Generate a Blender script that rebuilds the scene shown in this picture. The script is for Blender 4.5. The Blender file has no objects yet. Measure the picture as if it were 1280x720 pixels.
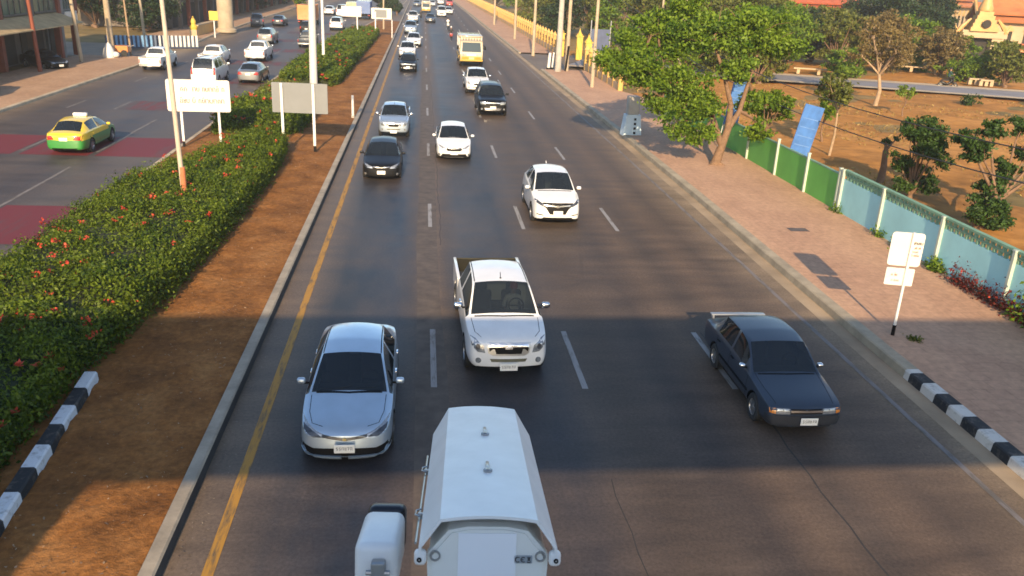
import bpy, bmesh, math, random
import numpy as np
from mathutils import Vector, Matrix, Euler
from mathutils.bvhtree import BVHTree
R = math.radians
rnd = random.Random(7)
nrg = np.random.default_rng(11)
S = bpy.context.scene
C = S.collection

# ------------------------------------------------------------------ camera, sky, sun, exposure
F_PX, TILT, YAW, ROLL, CAM_H = 1058.26, R(20.237), R(6.510), R(2.744), 8.204
c_f = Vector((math.sin(YAW)*math.cos(TILT), math.cos(YAW)*math.cos(TILT), -math.sin(TILT)))
c_r0 = Vector((math.cos(YAW), -math.sin(YAW), 0)); c_u0 = c_r0.cross(c_f)
c_r = math.cos(ROLL)*c_r0 + math.sin(ROLL)*c_u0
c_u = -math.sin(ROLL)*c_r0 + math.cos(ROLL)*c_u0
CAM = Vector((0, 0, CAM_H))
cd = bpy.data.cameras.new('camera'); cam = bpy.data.objects.new('camera', cd); C.objects.link(cam)
cam.matrix_world = Matrix(((c_r.x, c_u.x, -c_f.x, 0), (c_r.y, c_u.y, -c_f.y, 0), (c_r.z, c_u.z, -c_f.z, CAM_H), (0, 0, 0, 1)))
cd.sensor_width = 36; cd.lens = F_PX/1280*36; cd.clip_start = 0.05; cd.clip_end = 9000
cd.dof.use_dof = True; cd.dof.focus_distance = 2.2; cd.dof.aperture_fstop = 13.0
S.camera = cam
SUN_EL = R(22.0); SUN_D = Vector((0.10, 1, -math.tan(SUN_EL)*1.0036)).normalized()
W = bpy.data.worlds.new('World'); S.world = W; W.use_nodes = True
wn = W.node_tree.nodes; wl = W.node_tree.links
sky = wn.new('ShaderNodeTexSky'); sky.sky_type = 'NISHITA'; sky.sun_disc = False
sky.sun_elevation = SUN_EL; sky.sun_rotation = math.atan2(-SUN_D.x, -SUN_D.y)
sky.air_density = 1.0; sky.dust_density = 0.8; sky.ozone_density = 1.6
bgn = wn['Background']; bgn.inputs['Strength'].default_value = 0.115
wl.new(sky.outputs[0], bgn.inputs[0])
sd = bpy.data.lights.new('sun', 'SUN'); sd.energy = 4.0; sd.angle = R(0.53); sd.color = (1.0, 0.75, 0.46)
so = bpy.data.objects.new('sun', sd); C.objects.link(so)
so.rotation_euler = SUN_D.to_track_quat('-Z', 'Y').to_euler(); so.location = (-10, -60, 60)
S.view_settings.view_transform = 'Standard'; S.view_settings.look = 'None'
S.view_settings.gamma = 1; S.view_settings.use_curve_mapping = False
S.view_settings.exposure = 1.22
S.cycles.max_bounces = 6; S.cycles.transparent_max_bounces = 8

# ------------------------------------------------------------------ materials
MATS = {}
def newmat(name):
    m = bpy.data.materials.new(name); m.use_nodes = True
    nt = m.node_tree; b = nt.nodes['Principled BSDF']
    MATS[name] = m
    return m, nt, b
def N(nt, t, **kw):
    n = nt.nodes.new(t)
    for k, v in kw.items():
        if k in n.inputs: n.inputs[k].default_value = v
        else: setattr(n, k, v)
    return n
def ramp(nt, fac, stops, interp='LINEAR'):
    r = nt.nodes.new('ShaderNodeValToRGB'); r.color_ramp.interpolation = interp
    el = r.color_ramp.elements
    while len(el) > 1: el.remove(el[-1])
    el[0].position = stops[0][0]; el[0].color = (*stops[0][1], 1)
    for p, c in stops[1:]:
        e = el.new(p); e.color = (*c, 1)
    nt.links.new(fac, r.inputs[0])
    return r.outputs[0]
def mixc(nt, fac, a, b, mode='MIX'):
    n = nt.nodes.new('ShaderNodeMix'); n.data_type = 'RGBA'; n.blend_type = mode
    for s, v in ((n.inputs[0], fac), (n.inputs[6], a), (n.inputs[7], b)):
        if hasattr(v, 'links') or hasattr(v, 'is_linked'): nt.links.new(v, s)
        elif isinstance(v, (int, float)): s.default_value = v
        else: s.default_value = (*v, 1)
    return n.outputs[2]
def math_n(nt, op, a, b=0.0, c=None):
    n = nt.nodes.new('ShaderNodeMath'); n.operation = op
    for i, v in enumerate((a, b, c)):
        if v is None: continue
        if hasattr(v, 'is_linked'): nt.links.new(v, n.inputs[i])
        else: n.inputs[i].default_value = v
    return n.outputs[0]
def wpos(nt, scale=(1, 1, 1)):
    g = nt.nodes.new('ShaderNodeNewGeometry'); m = nt.nodes.new('ShaderNodeMapping')
    m.inputs['Scale'].default_value = scale
    nt.links.new(g.outputs['Position'], m.inputs[0]); return m.outputs[0]
def opos(nt, scale=(1, 1, 1)):
    g = nt.nodes.new('ShaderNodeTexCoord'); m = nt.nodes.new('ShaderNodeMapping')
    m.inputs['Scale'].default_value = scale
    nt.links.new(g.outputs['Object'], m.inputs[0]); return m.outputs[0]
def noise(nt, vec, scale, detail=4, rough=.55):
    n = nt.nodes.new('ShaderNodeTexNoise'); n.inputs['Scale'].default_value = scale
    n.inputs['Detail'].default_value = detail; n.inputs['Roughness'].default_value = rough
    nt.links.new(vec, n.inputs['Vector']); return n.outputs[0]
def bump(nt, b, h, strength=.3, dist=.02):
    n = nt.nodes.new('ShaderNodeBump'); n.inputs['Strength'].default_value = strength
    n.inputs['Distance'].default_value = dist
    nt.links.new(h, n.inputs['Height']); nt.links.new(n.outputs[0], b.inputs['Normal'])
def simple(name, col, rough=.6, metal=0.0, var=.18, nscale=3.0, coat=0.0, spec=.5, bmp=0.0, world=False):
    if name in MATS: return MATS[name]
    m, nt, b = newmat(name)
    b.inputs['Roughness'].default_value = rough; b.inputs['Metallic'].default_value = metal
    b.inputs['Coat Weight'].default_value = coat; b.inputs['Coat Roughness'].default_value = .04
    b.inputs['Specular IOR Level'].default_value = spec
    if var > 0:
        v = wpos(nt) if world else opos(nt)
        n = noise(nt, v, nscale, 5, .6)
        c = ramp(nt, n, [(.25, tuple(x*(1-var) for x in col)), (.75, tuple(min(1, x*(1+var)) for x in col))])
        nt.links.new(c, b.inputs['Base Color'])
        if bmp: bump(nt, b, noise(nt, v, nscale*8, 3), bmp, .01)
    else:
        b.inputs['Base Color'].default_value = (*col, 1)
    return m
def paint(name, col, metal=0.0, rough=.32, coat=.8):
    if name in MATS: return MATS[name]
    m, nt, b = newmat(name)
    v = opos(nt)
    n = noise(nt, v, 2.5, 4)
    c = ramp(nt, n, [(.3, tuple(x*.93 for x in col)), (.7, tuple(min(1, x*1.04) for x in col))])
    # road dust gathers along the sills
    nt.links.new(c, b.inputs['Base Color'])
    b.inputs['Metallic'].default_value = metal
    b.inputs['Roughness'].default_value = rough
    b.inputs['Coat Weight'].default_value = coat; b.inputs['Coat Roughness'].default_value = .06
    return m
def leafmat(name, dark, mid, light, transl=.35):
    if name in MATS: return MATS[name]
    m, nt, b = newmat(name)
    g = nt.nodes.new('ShaderNodeNewGeometry')
    c = ramp(nt, g.outputs['Random Per Island'], [(0, dark), (.5, mid), (1, light)])
    v = wpos(nt)
    n = noise(nt, v, .9, 3)
    c2 = mixc(nt, ramp(nt, n, [(.35, (0, 0, 0)), (.7, (.7, .7, .7))]), c, light)
    nt.links.new(c2, b.inputs['Base Color']); b.inputs['Roughness'].default_value = .55
    b.inputs['Specular IOR Level'].default_value = .3
    t = nt.nodes.new('ShaderNodeBsdfTranslucent'); nt.links.new(c2, t.inputs[0])
    mx = nt.nodes.new('ShaderNodeMixShader'); mx.inputs[0].default_value = transl
    nt.links.new(b.outputs[0], mx.inputs[1]); nt.links.new(t.outputs[0], mx.inputs[2])
    nt.links.new(mx.outputs[0], nt.nodes['Material Output'].inputs[0])
    return m
def glassmat(name, tint=.22, base=(.012, .016, .02)):
    if name in MATS: return MATS[name]
    m, nt, b = newmat(name)
    b.inputs['Base Color'].default_value = (*base, 1); b.inputs['Roughness'].default_value = .03
    b.inputs['Specular IOR Level'].default_value = .6
    t = nt.nodes.new('ShaderNodeBsdfTransparent'); t.inputs[0].default_value = (.75, .85, .85, 1)
    mx = nt.nodes.new('ShaderNodeMixShader'); mx.inputs[0].default_value = tint
    nt.links.new(b.outputs[0], mx.inputs[1]); nt.links.new(t.outputs[0], mx.inputs[2])
    nt.links.new(mx.outputs[0], nt.nodes['Material Output'].inputs[0])
    return m

black_trim = simple('black_trim', (.006, .006, .0065), .55, var=.1, spec=.15)
rubber = simple('rubber', (.018, .018, .018), .8, var=.2)
chrome = simple('chrome', (.75, .76, .78), .15, 1.0, var=.03)
alloy = simple('alloy', (.45, .46, .47), .3, .9, var=.06)
lamp_glass = simple('lamp_glass', (.30, .32, .34), .12, .5, var=.45, nscale=14, coat=1)
lamp_dark = simple('lamp_dark', (.05, .055, .065), .12, .2, var=.5, nscale=16, coat=.5)
lamp_red = simple('lamp_red', (.35, .02, .015), .2, var=.2, nscale=12, coat=1)
lamp_amber = simple('lamp_amber', (.6, .2, .03), .2, var=.2, nscale=12, coat=1)
plate_white = simple('plate_white', (.72, .71, .66), .5, var=.08, nscale=9)
plate_yellow = simple('plate_yellow', (.7, .55, .12), .5, var=.08, nscale=9)
glass_dark = glassmat('glass_dark', .16)
glass_clear = glassmat('glass_clear', .30)
seat_cloth = simple('seat_cloth', (.03, .03, .034), .9, var=.2)
dash_plastic = simple('dash_plastic', (.02, .02, .022), .6, var=.2)
P_WHITE = paint('paint_white', (.70, .70, .685), 0, .35)
P_SILVER = paint('paint_silver', (.43, .53, .63), .62, .30)  # blue tint puts the reflected sky into the silver
P_BLACK = paint('paint_black', (.006, .0065, .008), 0, .35, .25)
P_BLACK.node_tree.nodes['Principled BSDF'].inputs['Specular IOR Level'].default_value = .18
P_NAVY = paint('paint_navy', (.026, .038, .060), .2, .42, .4)
P_BLUEGREY = paint('paint_bluegrey', (.36, .44, .53), .55, .32)
P_GREY = paint('paint_grey', (.16, .17, .18), .4, .35)
P_YELLOW = paint('paint_yellow', (.70, .50, .02), 0, .4)
P_GREEN = paint('paint_green', (.03, .20, .035), 0, .4)
P_CREAM = paint('paint_cream', (.40, .33, .21), 0, .45)
P_ORANGE = paint('paint_orange', (.55, .20, .05), 0, .5)
P_BLUE = paint('paint_blue', (.08, .14, .32), 0, .4)
P_RED = paint('paint_red', (.4, .04, .03), 0, .4)
bark = simple('bark', (.16, .095, .055), .9, var=.35, nscale=6, bmp=.6, world=True)
bark_pale = simple('bark_pale', (.30, .21, .13), .9, var=.3, nscale=5, bmp=.5, world=True)
concrete = simple('concrete', (.36, .34, .30), .85, var=.22, nscale=1.6, bmp=.3, world=True)
concrete_warm = simple('concrete_warm', (.36, .29, .20), .85, var=.22, nscale=1.2, bmp=.3, world=True)
white_paint = simple('white_paint', (.62, .61, .58), .55, var=.1, nscale=2)
galv = simple('galvanised_steel', (.40, .40, .39), .45, .5, var=.15, nscale=2)
sign_back = simple('sign_back', (.17, .18, .185), .6, .0, var=.08, nscale=1.5)
board_white = simple('board_white', (.60, .56, .50), .45, var=.05, nscale=1.2)
ink = simple('ink', (.30, .29, .28), .6, var=.1)
ink_dark = simple('ink_dark', (.05, .05, .05), .6, var=.1)

# ------------------------------------------------------------------ mesh helpers
class MB:
    def __init__(s): s.v = []; s.f = []; s.m = []
    def add(s, vs, fs, mi=0):
        o = len(s.v); s.v += [tuple(v) for v in vs]
        s.f += [tuple(i+o for i in f) for f in fs]; s.m += [mi]*len(fs); return s
    def box(s, c, d, rz=0.0, mi=0, rx=0.0, ry=0.0):
        M_ = Euler((rx, ry, rz)).to_matrix(); c = Vector(c); vs = []
        for k in range(8):
            p = Vector(((-.5, .5)[k & 1]*d[0], (-.5, .5)[k >> 1 & 1]*d[1], (-.5, .5)[k >> 2]*d[2]))
            vs.append(M_ @ p + c)
        return s.add(vs, [(0, 2, 3, 1), (4, 5, 7, 6), (0, 1, 5, 4), (2, 6, 7, 3), (0, 4, 6, 2), (1, 3, 7, 5)], mi)
    def bbox(s, c, d, bev=.02, mi=0, rz=0.0, seg=2, rx=0.0):
        bm = bmesh.new(); bmesh.ops.create_cube(bm, size=1)
        bmesh.ops.scale(bm, vec=d, verts=bm.verts)
        bmesh.ops.bevel(bm, geom=list(bm.edges), offset=min(bev, min(d)*.45), segments=seg, affect='EDGES', profile=.5)
        M_ = Matrix.Translation(c) @ Euler((rx, 0, rz)).to_matrix().to_4x4()
        bm.transform(M_); s.addbm(bm, mi); return s
    def addbm(s, bm, mi=0):
        bm.verts.index_update(); s.add([v.co[:] for v in bm.verts], [[v.index for v in f.verts] for f in bm.faces], mi); bm.free(); return s
    def tube(s, pts, rad, n=8, mi=0, cap=True):
        pts = [Vector(p) for p in pts]; k = len(pts)
        if not hasattr(rad, '__len__'): rad = [rad]*k
        vs = []; prev = None
        for i, p in enumerate(pts):
            t = (pts[min(i+1, k-1)] - pts[max(i-1, 0)]).normalized()
            if prev is None:
                a = t.orthogonal().normalized()
            else:
                a = (prev - t*prev.dot(t)); a = a.normalized() if a.length > 1e-6 else t.orthogonal().normalized()
            prev = a; b = t.cross(a)
            for j in range(n):
                q = 2*math.pi*j/n; vs.append(p + rad[i]*(math.cos(q)*a + math.sin(q)*b))
        fs = [(i*n+j, i*n+(j+1) % n, (i+1)*n+(j+1) % n, (i+1)*n+j) for i in range(k-1) for j in range(n)]
        if cap: fs += [tuple(range(n-1, -1, -1)), tuple(range((k-1)*n, k*n))]
        return s.add(vs, fs, mi)
    def prism(s, poly, y0, y1, axis='y', mi=0):
        # poly in the plane normal to axis
        def P(a, b, h): return {'y': (a, h, b), 'z': (a, b, h), 'x': (h, a, b)}[axis]
        n = len(poly); vs = [P(a, b, y0) for a, b in poly] + [P(a, b, y1) for a, b in poly]
        fs = [tuple(range(n)), tuple(range(2*n-1, n-1, -1))] + [(i, i+n, (i+1) % n+n, (i+1) % n) for i in range(n)]
        return s.add(vs, fs, mi)
    def lathe(s, prof, n=24, axis='z', c=(0, 0, 0), mi=0):
        vs = []; c = Vector(c)
        for r, h in prof:
            for j in range(n):
                q = 2*math.pi*j/n; a, b = r*math.cos(q), r*math.sin(q)
                vs.append(c + Vector({'z': (a, b, h), 'x': (h, a, b), 'y': (a, h, b)}[axis]))
        k = len(prof)
        fs = [(i*n+j, i*n+(j+1) % n, (i+1)*n+(j+1) % n, (i+1)*n+j) for i in range(k-1) for j in range(n)]
        return s.add(vs, fs, mi)
    def sphere(s, c, r, sub=2, mi=0, sc=(1, 1, 1)):
        bm = bmesh.new(); bmesh.ops.create_icosphere(bm, subdivisions=sub, radius=r)
        bmesh.ops.scale(bm, vec=sc, verts=bm.verts); bmesh.ops.translate(bm, vec=c, verts=bm.verts)
        return s.addbm(bm, mi)
    def mesh(s, name, mats, smooth=None):
        me = bpy.data.meshes.new(name); me.from_pydata(s.v, [], s.f)
        for m in (mats if isinstance(mats, (list, tuple)) else [mats]): me.materials.append(m)
        me.polygons.foreach_set('material_index', s.m)
        bm = bmesh.new(); bm.from_mesh(me); bmesh.ops.recalc_face_normals(bm, faces=bm.faces); bm.to_mesh(me); bm.free()
        if smooth is not None:
            me.polygons.foreach_set('use_smooth', [True]*len(me.polygons)); me.set_sharp_from_angle(angle=R(smooth))
        return me
    def build(s, name, mats, parent=None, smooth=None, **kw):
        return link(name, s.mesh(name, mats, smooth), parent, **kw)
def tag(o, label=None, cat=None, group=None, kind=None):
    if label: o['label'] = label
    if cat: o['category'] = cat
    if group: o['group'] = group
    if kind: o['kind'] = kind
    return o
def link(name, me, parent=None, loc=None, rot=None, **t):
    o = bpy.data.objects.new(name, me); C.objects.link(o)
    if parent is not None: o.parent = parent
    if loc is not None: o.location = loc
    if rot is not None: o.rotation_euler = rot
    return tag(o, **t)
def thing(name, label, cat, loc=(0, 0, 0), rz=0.0, group=None, sc=1.0):
    o = bpy.data.objects.new(name, None); C.objects.link(o); o.empty_display_size = .3
    o.location = loc; o.rotation_euler = (0, 0, rz)
    if sc != 1.0: o.scale = (sc,)*3 if not hasattr(sc, '__len__') else sc
    return tag(o, label, cat, group)
def copy_tree(o, parent=None):
    c = o.copy(); C.objects.link(c)
    if parent is not None: c.parent = parent
    for ch in o.children: copy_tree(ch, c)
    return c
def sheet(name, poly, z, mat, **t):
    me = bpy.data.meshes.new(name); me.from_pydata([(x, y, z) for x, y in poly], [], [tuple(range(len(poly)))])
    me.materials.append(mat)
    o = link(name, me, **t)
    if me.polygons[0].normal.z < 0: me.flip_normals()
    return o
# ------------------------------------------------------------------ ground materials
def asphalt(name, xstops, x0, x1, rough_stops, warm=(.095, .068, .051), stretch=.045):
    m, nt, b = newmat(name)
    g = nt.nodes.new('ShaderNodeNewGeometry'); sx = nt.nodes.new('ShaderNodeSeparateXYZ')
    nt.links.new(g.outputs['Position'], sx.inputs[0])
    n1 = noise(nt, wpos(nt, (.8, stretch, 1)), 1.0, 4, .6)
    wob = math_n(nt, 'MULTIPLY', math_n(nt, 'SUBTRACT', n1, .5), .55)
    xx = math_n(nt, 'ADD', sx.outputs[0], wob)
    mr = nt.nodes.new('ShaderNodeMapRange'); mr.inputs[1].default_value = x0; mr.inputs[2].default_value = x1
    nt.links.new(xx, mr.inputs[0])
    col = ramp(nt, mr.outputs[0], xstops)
    # large blotches, cross-wise patches, fine grain
    n2 = noise(nt, wpos(nt, (.25, .10, 1)), 1.0, 5, .65)
    col = mixc(nt, ramp(nt, n2, [(.38, (0, 0, 0)), (.66, (.7, .7, .7))]), col, warm)
    n3 = noise(nt, wpos(nt, (.35, 1.3, 1)), 1.0, 3, .6)
    col = mixc(nt, .55, col, ramp(nt, n3, [(.3, (.25, .25, .25)), (.7, (.75, .75, .75))]), 'OVERLAY')
    n4 = noise(nt, wpos(nt), 16, 5, .75)
    col = mixc(nt, .8, col, ramp(nt, n4, [(.3, (.3, .3, .3)), (.7, (.7, .7, .7))]), 'OVERLAY')
    # oil drips and pale scuffs
    n5 = noise(nt, wpos(nt, (1.6, .5, 1)), 1.4, 5, .7)
    col = mixc(nt, ramp(nt, n5, [(.66, (0, 0, 0)), (.80, (.25, .25, .25))]), col, (.20, .16, .13))
    # joints and cracks
    v = nt.nodes.new('ShaderNodeTexVoronoi'); v.feature = 'DISTANCE_TO_EDGE'; v.inputs['Scale'].default_value = .16
    nn = nt.nodes.new('ShaderNodeVectorMath'); nn.operation = 'ADD'
    nd = nt.nodes.new('ShaderNodeTexNoise'); nd.inputs['Scale'].default_value = .8; nd.inputs['Detail'].default_value = 6
    nt.links.new(g.outputs['Position'], nn.inputs[0]); nt.links.new(nd.outputs['Color'], nn.inputs[1])
    nt.links.new(nn.outputs[0], v.inputs['Vector'])
    cr = ramp(nt, v.outputs['Distance'], [(0, (1, 1, 1)), (.006, (.5, .5, .5)), (.013, (0, 0, 0))])
    crm = mixc(nt, 1.0, cr, ramp(nt, n2, [(.52, (0, 0, 0)), (.66, (.45, .45, .45))]), 'MULTIPLY')
    col = mixc(nt, crm, col, (.02, .02, .022))
    nt.links.new(col, b.inputs['Base Color'])
    rr = ramp(nt, mr.outputs[0], rough_stops)
    nt.links.new(mixc(nt, .25, rr, n3), b.inputs['Roughness'])
    b.inputs['Specular IOR Level'].default_value = .22
    bump(nt, b, n4, .25, .006)
    return m
def gx(v): return (v, v, v)
BL, BR, BM = (.027, .030, .036), (.165, .110, .070), (.074, .056, .045)  # BL: dark polished wheel tracks; their blue tint stands in for reflected sky
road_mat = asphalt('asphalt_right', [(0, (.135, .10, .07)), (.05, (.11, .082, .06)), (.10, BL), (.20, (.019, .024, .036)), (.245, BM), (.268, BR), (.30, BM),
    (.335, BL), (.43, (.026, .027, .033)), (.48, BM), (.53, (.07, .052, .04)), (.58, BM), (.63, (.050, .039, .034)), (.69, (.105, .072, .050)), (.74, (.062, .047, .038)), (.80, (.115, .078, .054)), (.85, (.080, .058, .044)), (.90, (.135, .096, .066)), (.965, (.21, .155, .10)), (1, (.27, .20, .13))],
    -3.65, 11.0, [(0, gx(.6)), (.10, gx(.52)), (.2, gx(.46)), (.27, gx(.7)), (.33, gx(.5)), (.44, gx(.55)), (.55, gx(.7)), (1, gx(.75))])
road_left_mat = asphalt('asphalt_left', [(0, (.20, .15, .10)), (.06, (.13, .10, .075)), (.14, (.075, .063, .057)), (.35, (.042, .041, .047)), (.5, (.066, .060, .057)), (.62, (.040, .039, .045)), (.78, (.075, .066, .062)), (.95, (.085, .07, .058)), (1, (.16, .12, .08))],
    -22.8, -10.9, [(0, gx(.7)), (.4, gx(.55)), (1, gx(.62))])
def soil(name, a, bcol, c, sc=.7, bstr=.7, litter=.0):
    m, nt, b = newmat(name)
    n1 = noise(nt, wpos(nt), sc, 6, .68); n2 = noise(nt, wpos(nt), sc*9, 5, .7); n3 = noise(nt, wpos(nt), sc*40, 3, .7)
    col = ramp(nt, n1, [(.28, a), (.5, bcol), (.72, c)])
    col = mixc(nt, .65, col, ramp(nt, n2, [(.28, gx(.22)), (.72, gx(.78))]), 'OVERLAY')
    if litter: col = mixc(nt, ramp(nt, n3, [(.66, gx(0)), (.72, gx(litter))]), col, (.48, .38, .26))
    nt.links.new(col, b.inputs['Base Color']); b.inputs['Roughness'].default_value = .95
    b.inputs['Specular IOR Level'].default_value = .15
    bump(nt, b, n2, bstr, .05)
    return m
soil_mat = soil('median_soil', (.115, .048, .015), (.225, .095, .028), (.33, .155, .052), .8, .8, .5)
field_mat = soil('field_soil', (.22, .105, .028), (.37, .17, .042), (.45, .225, .065), .10, .4)
plain_mat = soil('plain_soil', (.10, .085, .03), (.22, .15, .06), (.30, .2, .08), .05, .4)
bed_mat = soil('planter_soil', (.04, .022, .01), (.07, .04, .018), (.12, .07, .03), 1.5, .8, .3)
def pavers(name, a, bcol, mortar, scale, warm):
    m, nt, b = newmat(name)
    br = nt.nodes.new('ShaderNodeTexBrick'); br.inputs['Scale'].default_value = scale
    br.inputs['Color1'].default_value = (*a, 1); br.inputs['Color2'].default_value = (*bcol, 1); br.inputs['Mortar'].default_value = (*mortar, 1)
    br.inputs['Mortar Size'].default_value = .012; br.inputs['Brick Width'].default_value = .5; br.inputs['Row Height'].default_value = .5
    nt.links.new(wpos(nt), br.inputs['Vector'])
    n1 = noise(nt, wpos(nt, (1, .5, 1)), .5, 5, .65); n2 = noise(nt, wpos(nt), 5, 5, .7)
    col = mixc(nt, ramp(nt, n1, [(.35, gx(0)), (.7, gx(.75))]), br.outputs['Color'], warm)
    col = mixc(nt, .5, col, ramp(nt, n2, [(.3, gx(.3)), (.7, gx(.72))]), 'OVERLAY')
    nt.links.new(col, b.inputs['Base Color']); b.inputs['Roughness'].default_value = .85
    bump(nt, b, br.outputs['Fac'], -.4, .008)
    return m
walk_mat = pavers('pavers_right', (.41, .235, .145), (.36, .205, .125), (.28, .165, .10), 1.1, (.50, .305, .185))
walk_left_mat = pavers('pavers_left', (.36, .21, .12), (.31, .18, .10), (.22, .13, .08), 1.2, (.44, .28, .17))
def wornpaint(name, col, thr=.5, under=None, sc=3.0):
    m, nt, b = newmat(name)
    n1 = noise(nt, wpos(nt, (2.5, .35, 1)), sc, 5, .7)
    under = under or (.10, .085, .07)
    c = mixc(nt, ramp(nt, n1, [(thr-.06, gx(0)), (thr+.1, gx(1))]), col, under)
    nt.links.new(c, b.inputs['Base Color']); b.inputs['Roughness'].default_value = .7
    return m
mark_white = wornpaint('marking_white', (.26, .25, .245), .57)
mark_faint = wornpaint('marking_faint', (.17, .15, .14), .50)
mark_yellow = wornpaint('marking_yellow', (.36, .18, .02), .545, (.10, .07, .035))
mark_red = wornpaint('marking_red', (.13, .012, .016), .60, (.07, .045, .042), .6)
mark_red_worn = wornpaint('marking_red_worn', (.12, .016, .018), .47, (.065, .05, .048), .8)
def kerbstripe(name, period, y_to, white=(.62, .61, .58), blk=(.016, .016, .018), plain=(.36, .30, .21), ph=0.0):
    m, nt, b = newmat(name)
    g = nt.nodes.new('ShaderNodeNewGeometry'); sx = nt.nodes.new('ShaderNodeSeparateXYZ')
    nt.links.new(g.outputs['Position'], sx.inputs[0])
    fr = math_n(nt, 'FRACT', math_n(nt, 'DIVIDE', math_n(nt, 'ADD', sx.outputs[1], 100+ph), period))
    c = mixc(nt, math_n(nt, 'GREATER_THAN', fr, .5), blk, white)
    n = noise(nt, wpos(nt), 6, 5, .7); n0 = noise(nt, wpos(nt), 1.2, 5, .7)
    c = mixc(nt, ramp(nt, n, [(.52, gx(0)), (.72, gx(.7))]), c, (.16, .13, .10))
    pl = ramp(nt, n0, [(.3, tuple(x*.6 for x in plain)), (.7, tuple(x*1.15 for x in plain))])
    col = mixc(nt, math_n(nt, 'GREATER_THAN', sx.outputs[1], y_to), c, pl)
    nt.links.new(col, b.inputs['Base Color']); b.inputs['Roughness'].default_value = .8
    bump(nt, b, n, .4, .01)
    return m
kerb_r_mat = kerbstripe('kerb_right_paint', 1.0, 16.45, (.56, .53, .48), ph=.25)
kerb_planter_mat = kerbstripe('kerb_planter_paint', 1.42, 60, (.60, .62, .64), ph=.25)
kerb_m_mat = kerbstripe('kerb_median_concrete', 1.0, -50, plain=(.34, .29, .22))
kerb_l_mat = kerbstripe('kerb_left_concrete', 1.0, -50, plain=(.46, .37, .25))

# ------------------------------------------------------------------ ground, roads, kerbs, pavements
def lerp_pts(pts, y):
    for (x0, y0), (x1, y1) in zip(pts, pts[1:]):
        if y <= y1: return x0 + (x1-x0)*(y-y0)/(y1-y0)
    (x0, y0), (x1, y1) = pts[-2], pts[-1]
    return x1 + (x1-x0)*(y-y1)/(y1-y0)
KR = [(10.95, -60), (10.95, 20), (11.05, 33), (11.05, 50), (10.85, 73), (10.6, 105), (9.9, 183), (9.4, 234), (8.6, 330), (5.0, 700)]      # right kerb face
KL = [(-3.63, -60), (-3.63, 90), (-3.7, 180), (-3.9, 330), (-7, 700)]                                             # median kerb, right road
ML = [(-11.25, -60), (-11.25, 79), (-9.6, 119), (-6.6, 186), (-5.2, 240), (-4.6, 330), (-8, 700)]                 # median edge, left road
LL = [(-22.7, -60), (-22.7, 78), (-24.4, 105), (-25.6, 150), (-26, 330), (-30, 700)]                               # left kerb
YS = [-60, -20, 0, 10, 20, 33, 50, 65, 73, 79, 90, 105, 119, 150, 183, 210, 240, 330, 700]
def strip(name, pa, pb, z, mat, ys=YS, off=(0, 0), **t):
    vs = []; fs = []
    for y in ys: vs += [(lerp_pts(pa, y)+off[0], y, z), (lerp_pts(pb, y)+off[1], y, z)]
    for i in range(len(ys)-1): fs.append((2*i, 2*i+1, 2*i+3, 2*i+2))
    me = bpy.data.meshes.new(name); me.from_pydata(vs, [], fs); me.materials.append(mat)
    return link(name, me, **t)
ST = dict(kind='structure')
sheet('ground', [(-5000, -3000), (5000, -3000), (5000, 7000), (-5000, 7000)], -.03, plain_mat, **ST)
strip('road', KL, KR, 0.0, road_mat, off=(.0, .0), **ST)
strip('opposite_road', LL, ML, 0.0, road_left_mat, **ST)
def kerb(name, path, w, h, mat, ys=YS, z0=-.02, side=1, face=None):
    mb = MB(); n = 0
    for y in ys:
        x = lerp_pts(path, y)
        mb.v += [(x, y, z0), (x+side*.02, y, h-.03), (x+side*.05, y, h), (x+side*w, y, h), (x+side*w, y, z0)]; n += 1
    for i in range(n-1):
        for j in range(4):
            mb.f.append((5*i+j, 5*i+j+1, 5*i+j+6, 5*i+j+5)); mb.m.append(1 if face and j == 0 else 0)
    mb.f.append((0, 1, 2, 3, 4)); mb.m.append(0)
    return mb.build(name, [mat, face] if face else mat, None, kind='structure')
kerb('kerb', KR, .33, .21, kerb_r_mat, [y for y in YS if y <= 79] + [80], side=1)
kerb('kerb', KR, .25, .16, kerb_r_mat, [98, 105, 119, 150, 183, 210, 240, 330, 700], side=1)
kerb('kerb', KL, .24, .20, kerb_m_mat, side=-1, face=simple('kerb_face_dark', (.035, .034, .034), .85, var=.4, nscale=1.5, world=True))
kerb('kerb', ML, .22, .15, kerb_l_mat, side=1)
kerb('kerb', LL, .25, .16, kerb_l_mat, [y for y in YS if y <= 79], side=-1)
kerb('kerb', LL, .25, .16, kerb_l_mat, [92, 105, 119, 150, 183, 210, 240, 330, 700], side=-1)
kerb('planter_kerb', [(-5.75, -10), (-6.1, 11), (-6.55, 17), (-6.6, 19)], .26, .32, kerb_planter_mat, [-10, 0, 5, 8, 11, 12.5, 14, 15.5, 16.2], z0=.0, side=-1)
PW = [(16.15, -60), (16.15, 40), (16.9, 60), (15.2, 66), (14.8, 100), (14.6, 147), (13.6, 220), (12.6, 330), (10, 700)]
strip('pavement', KR, PW, .19, walk_mat, [-60, 0, 20, 33, 40, 50, 60, 66, 73, 80], (.32, 0), **ST)
strip('pavement', KR, PW, .14, walk_mat, [98, 105, 119, 150, 183, 210, 240, 330, 700], (.24, 0), **ST)
strip('driveway', KR, [(19, 70), (19, 110)], .02, road_left_mat, [80, 86, 92, 98], (.0, 6), **ST)
strip('dusty_gutter', KR, KR, .004, simple('gutter_dust', (.30, .225, .145), .9, var=.35, nscale=.6, world=True), off=(-.42, 0), **ST)
strip('left_pavement', [(-29.5, -60), (-29.5, 700)], LL, .14, walk_left_mat, [y for y in YS if y <= 79], (0, -.24), **ST)
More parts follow.
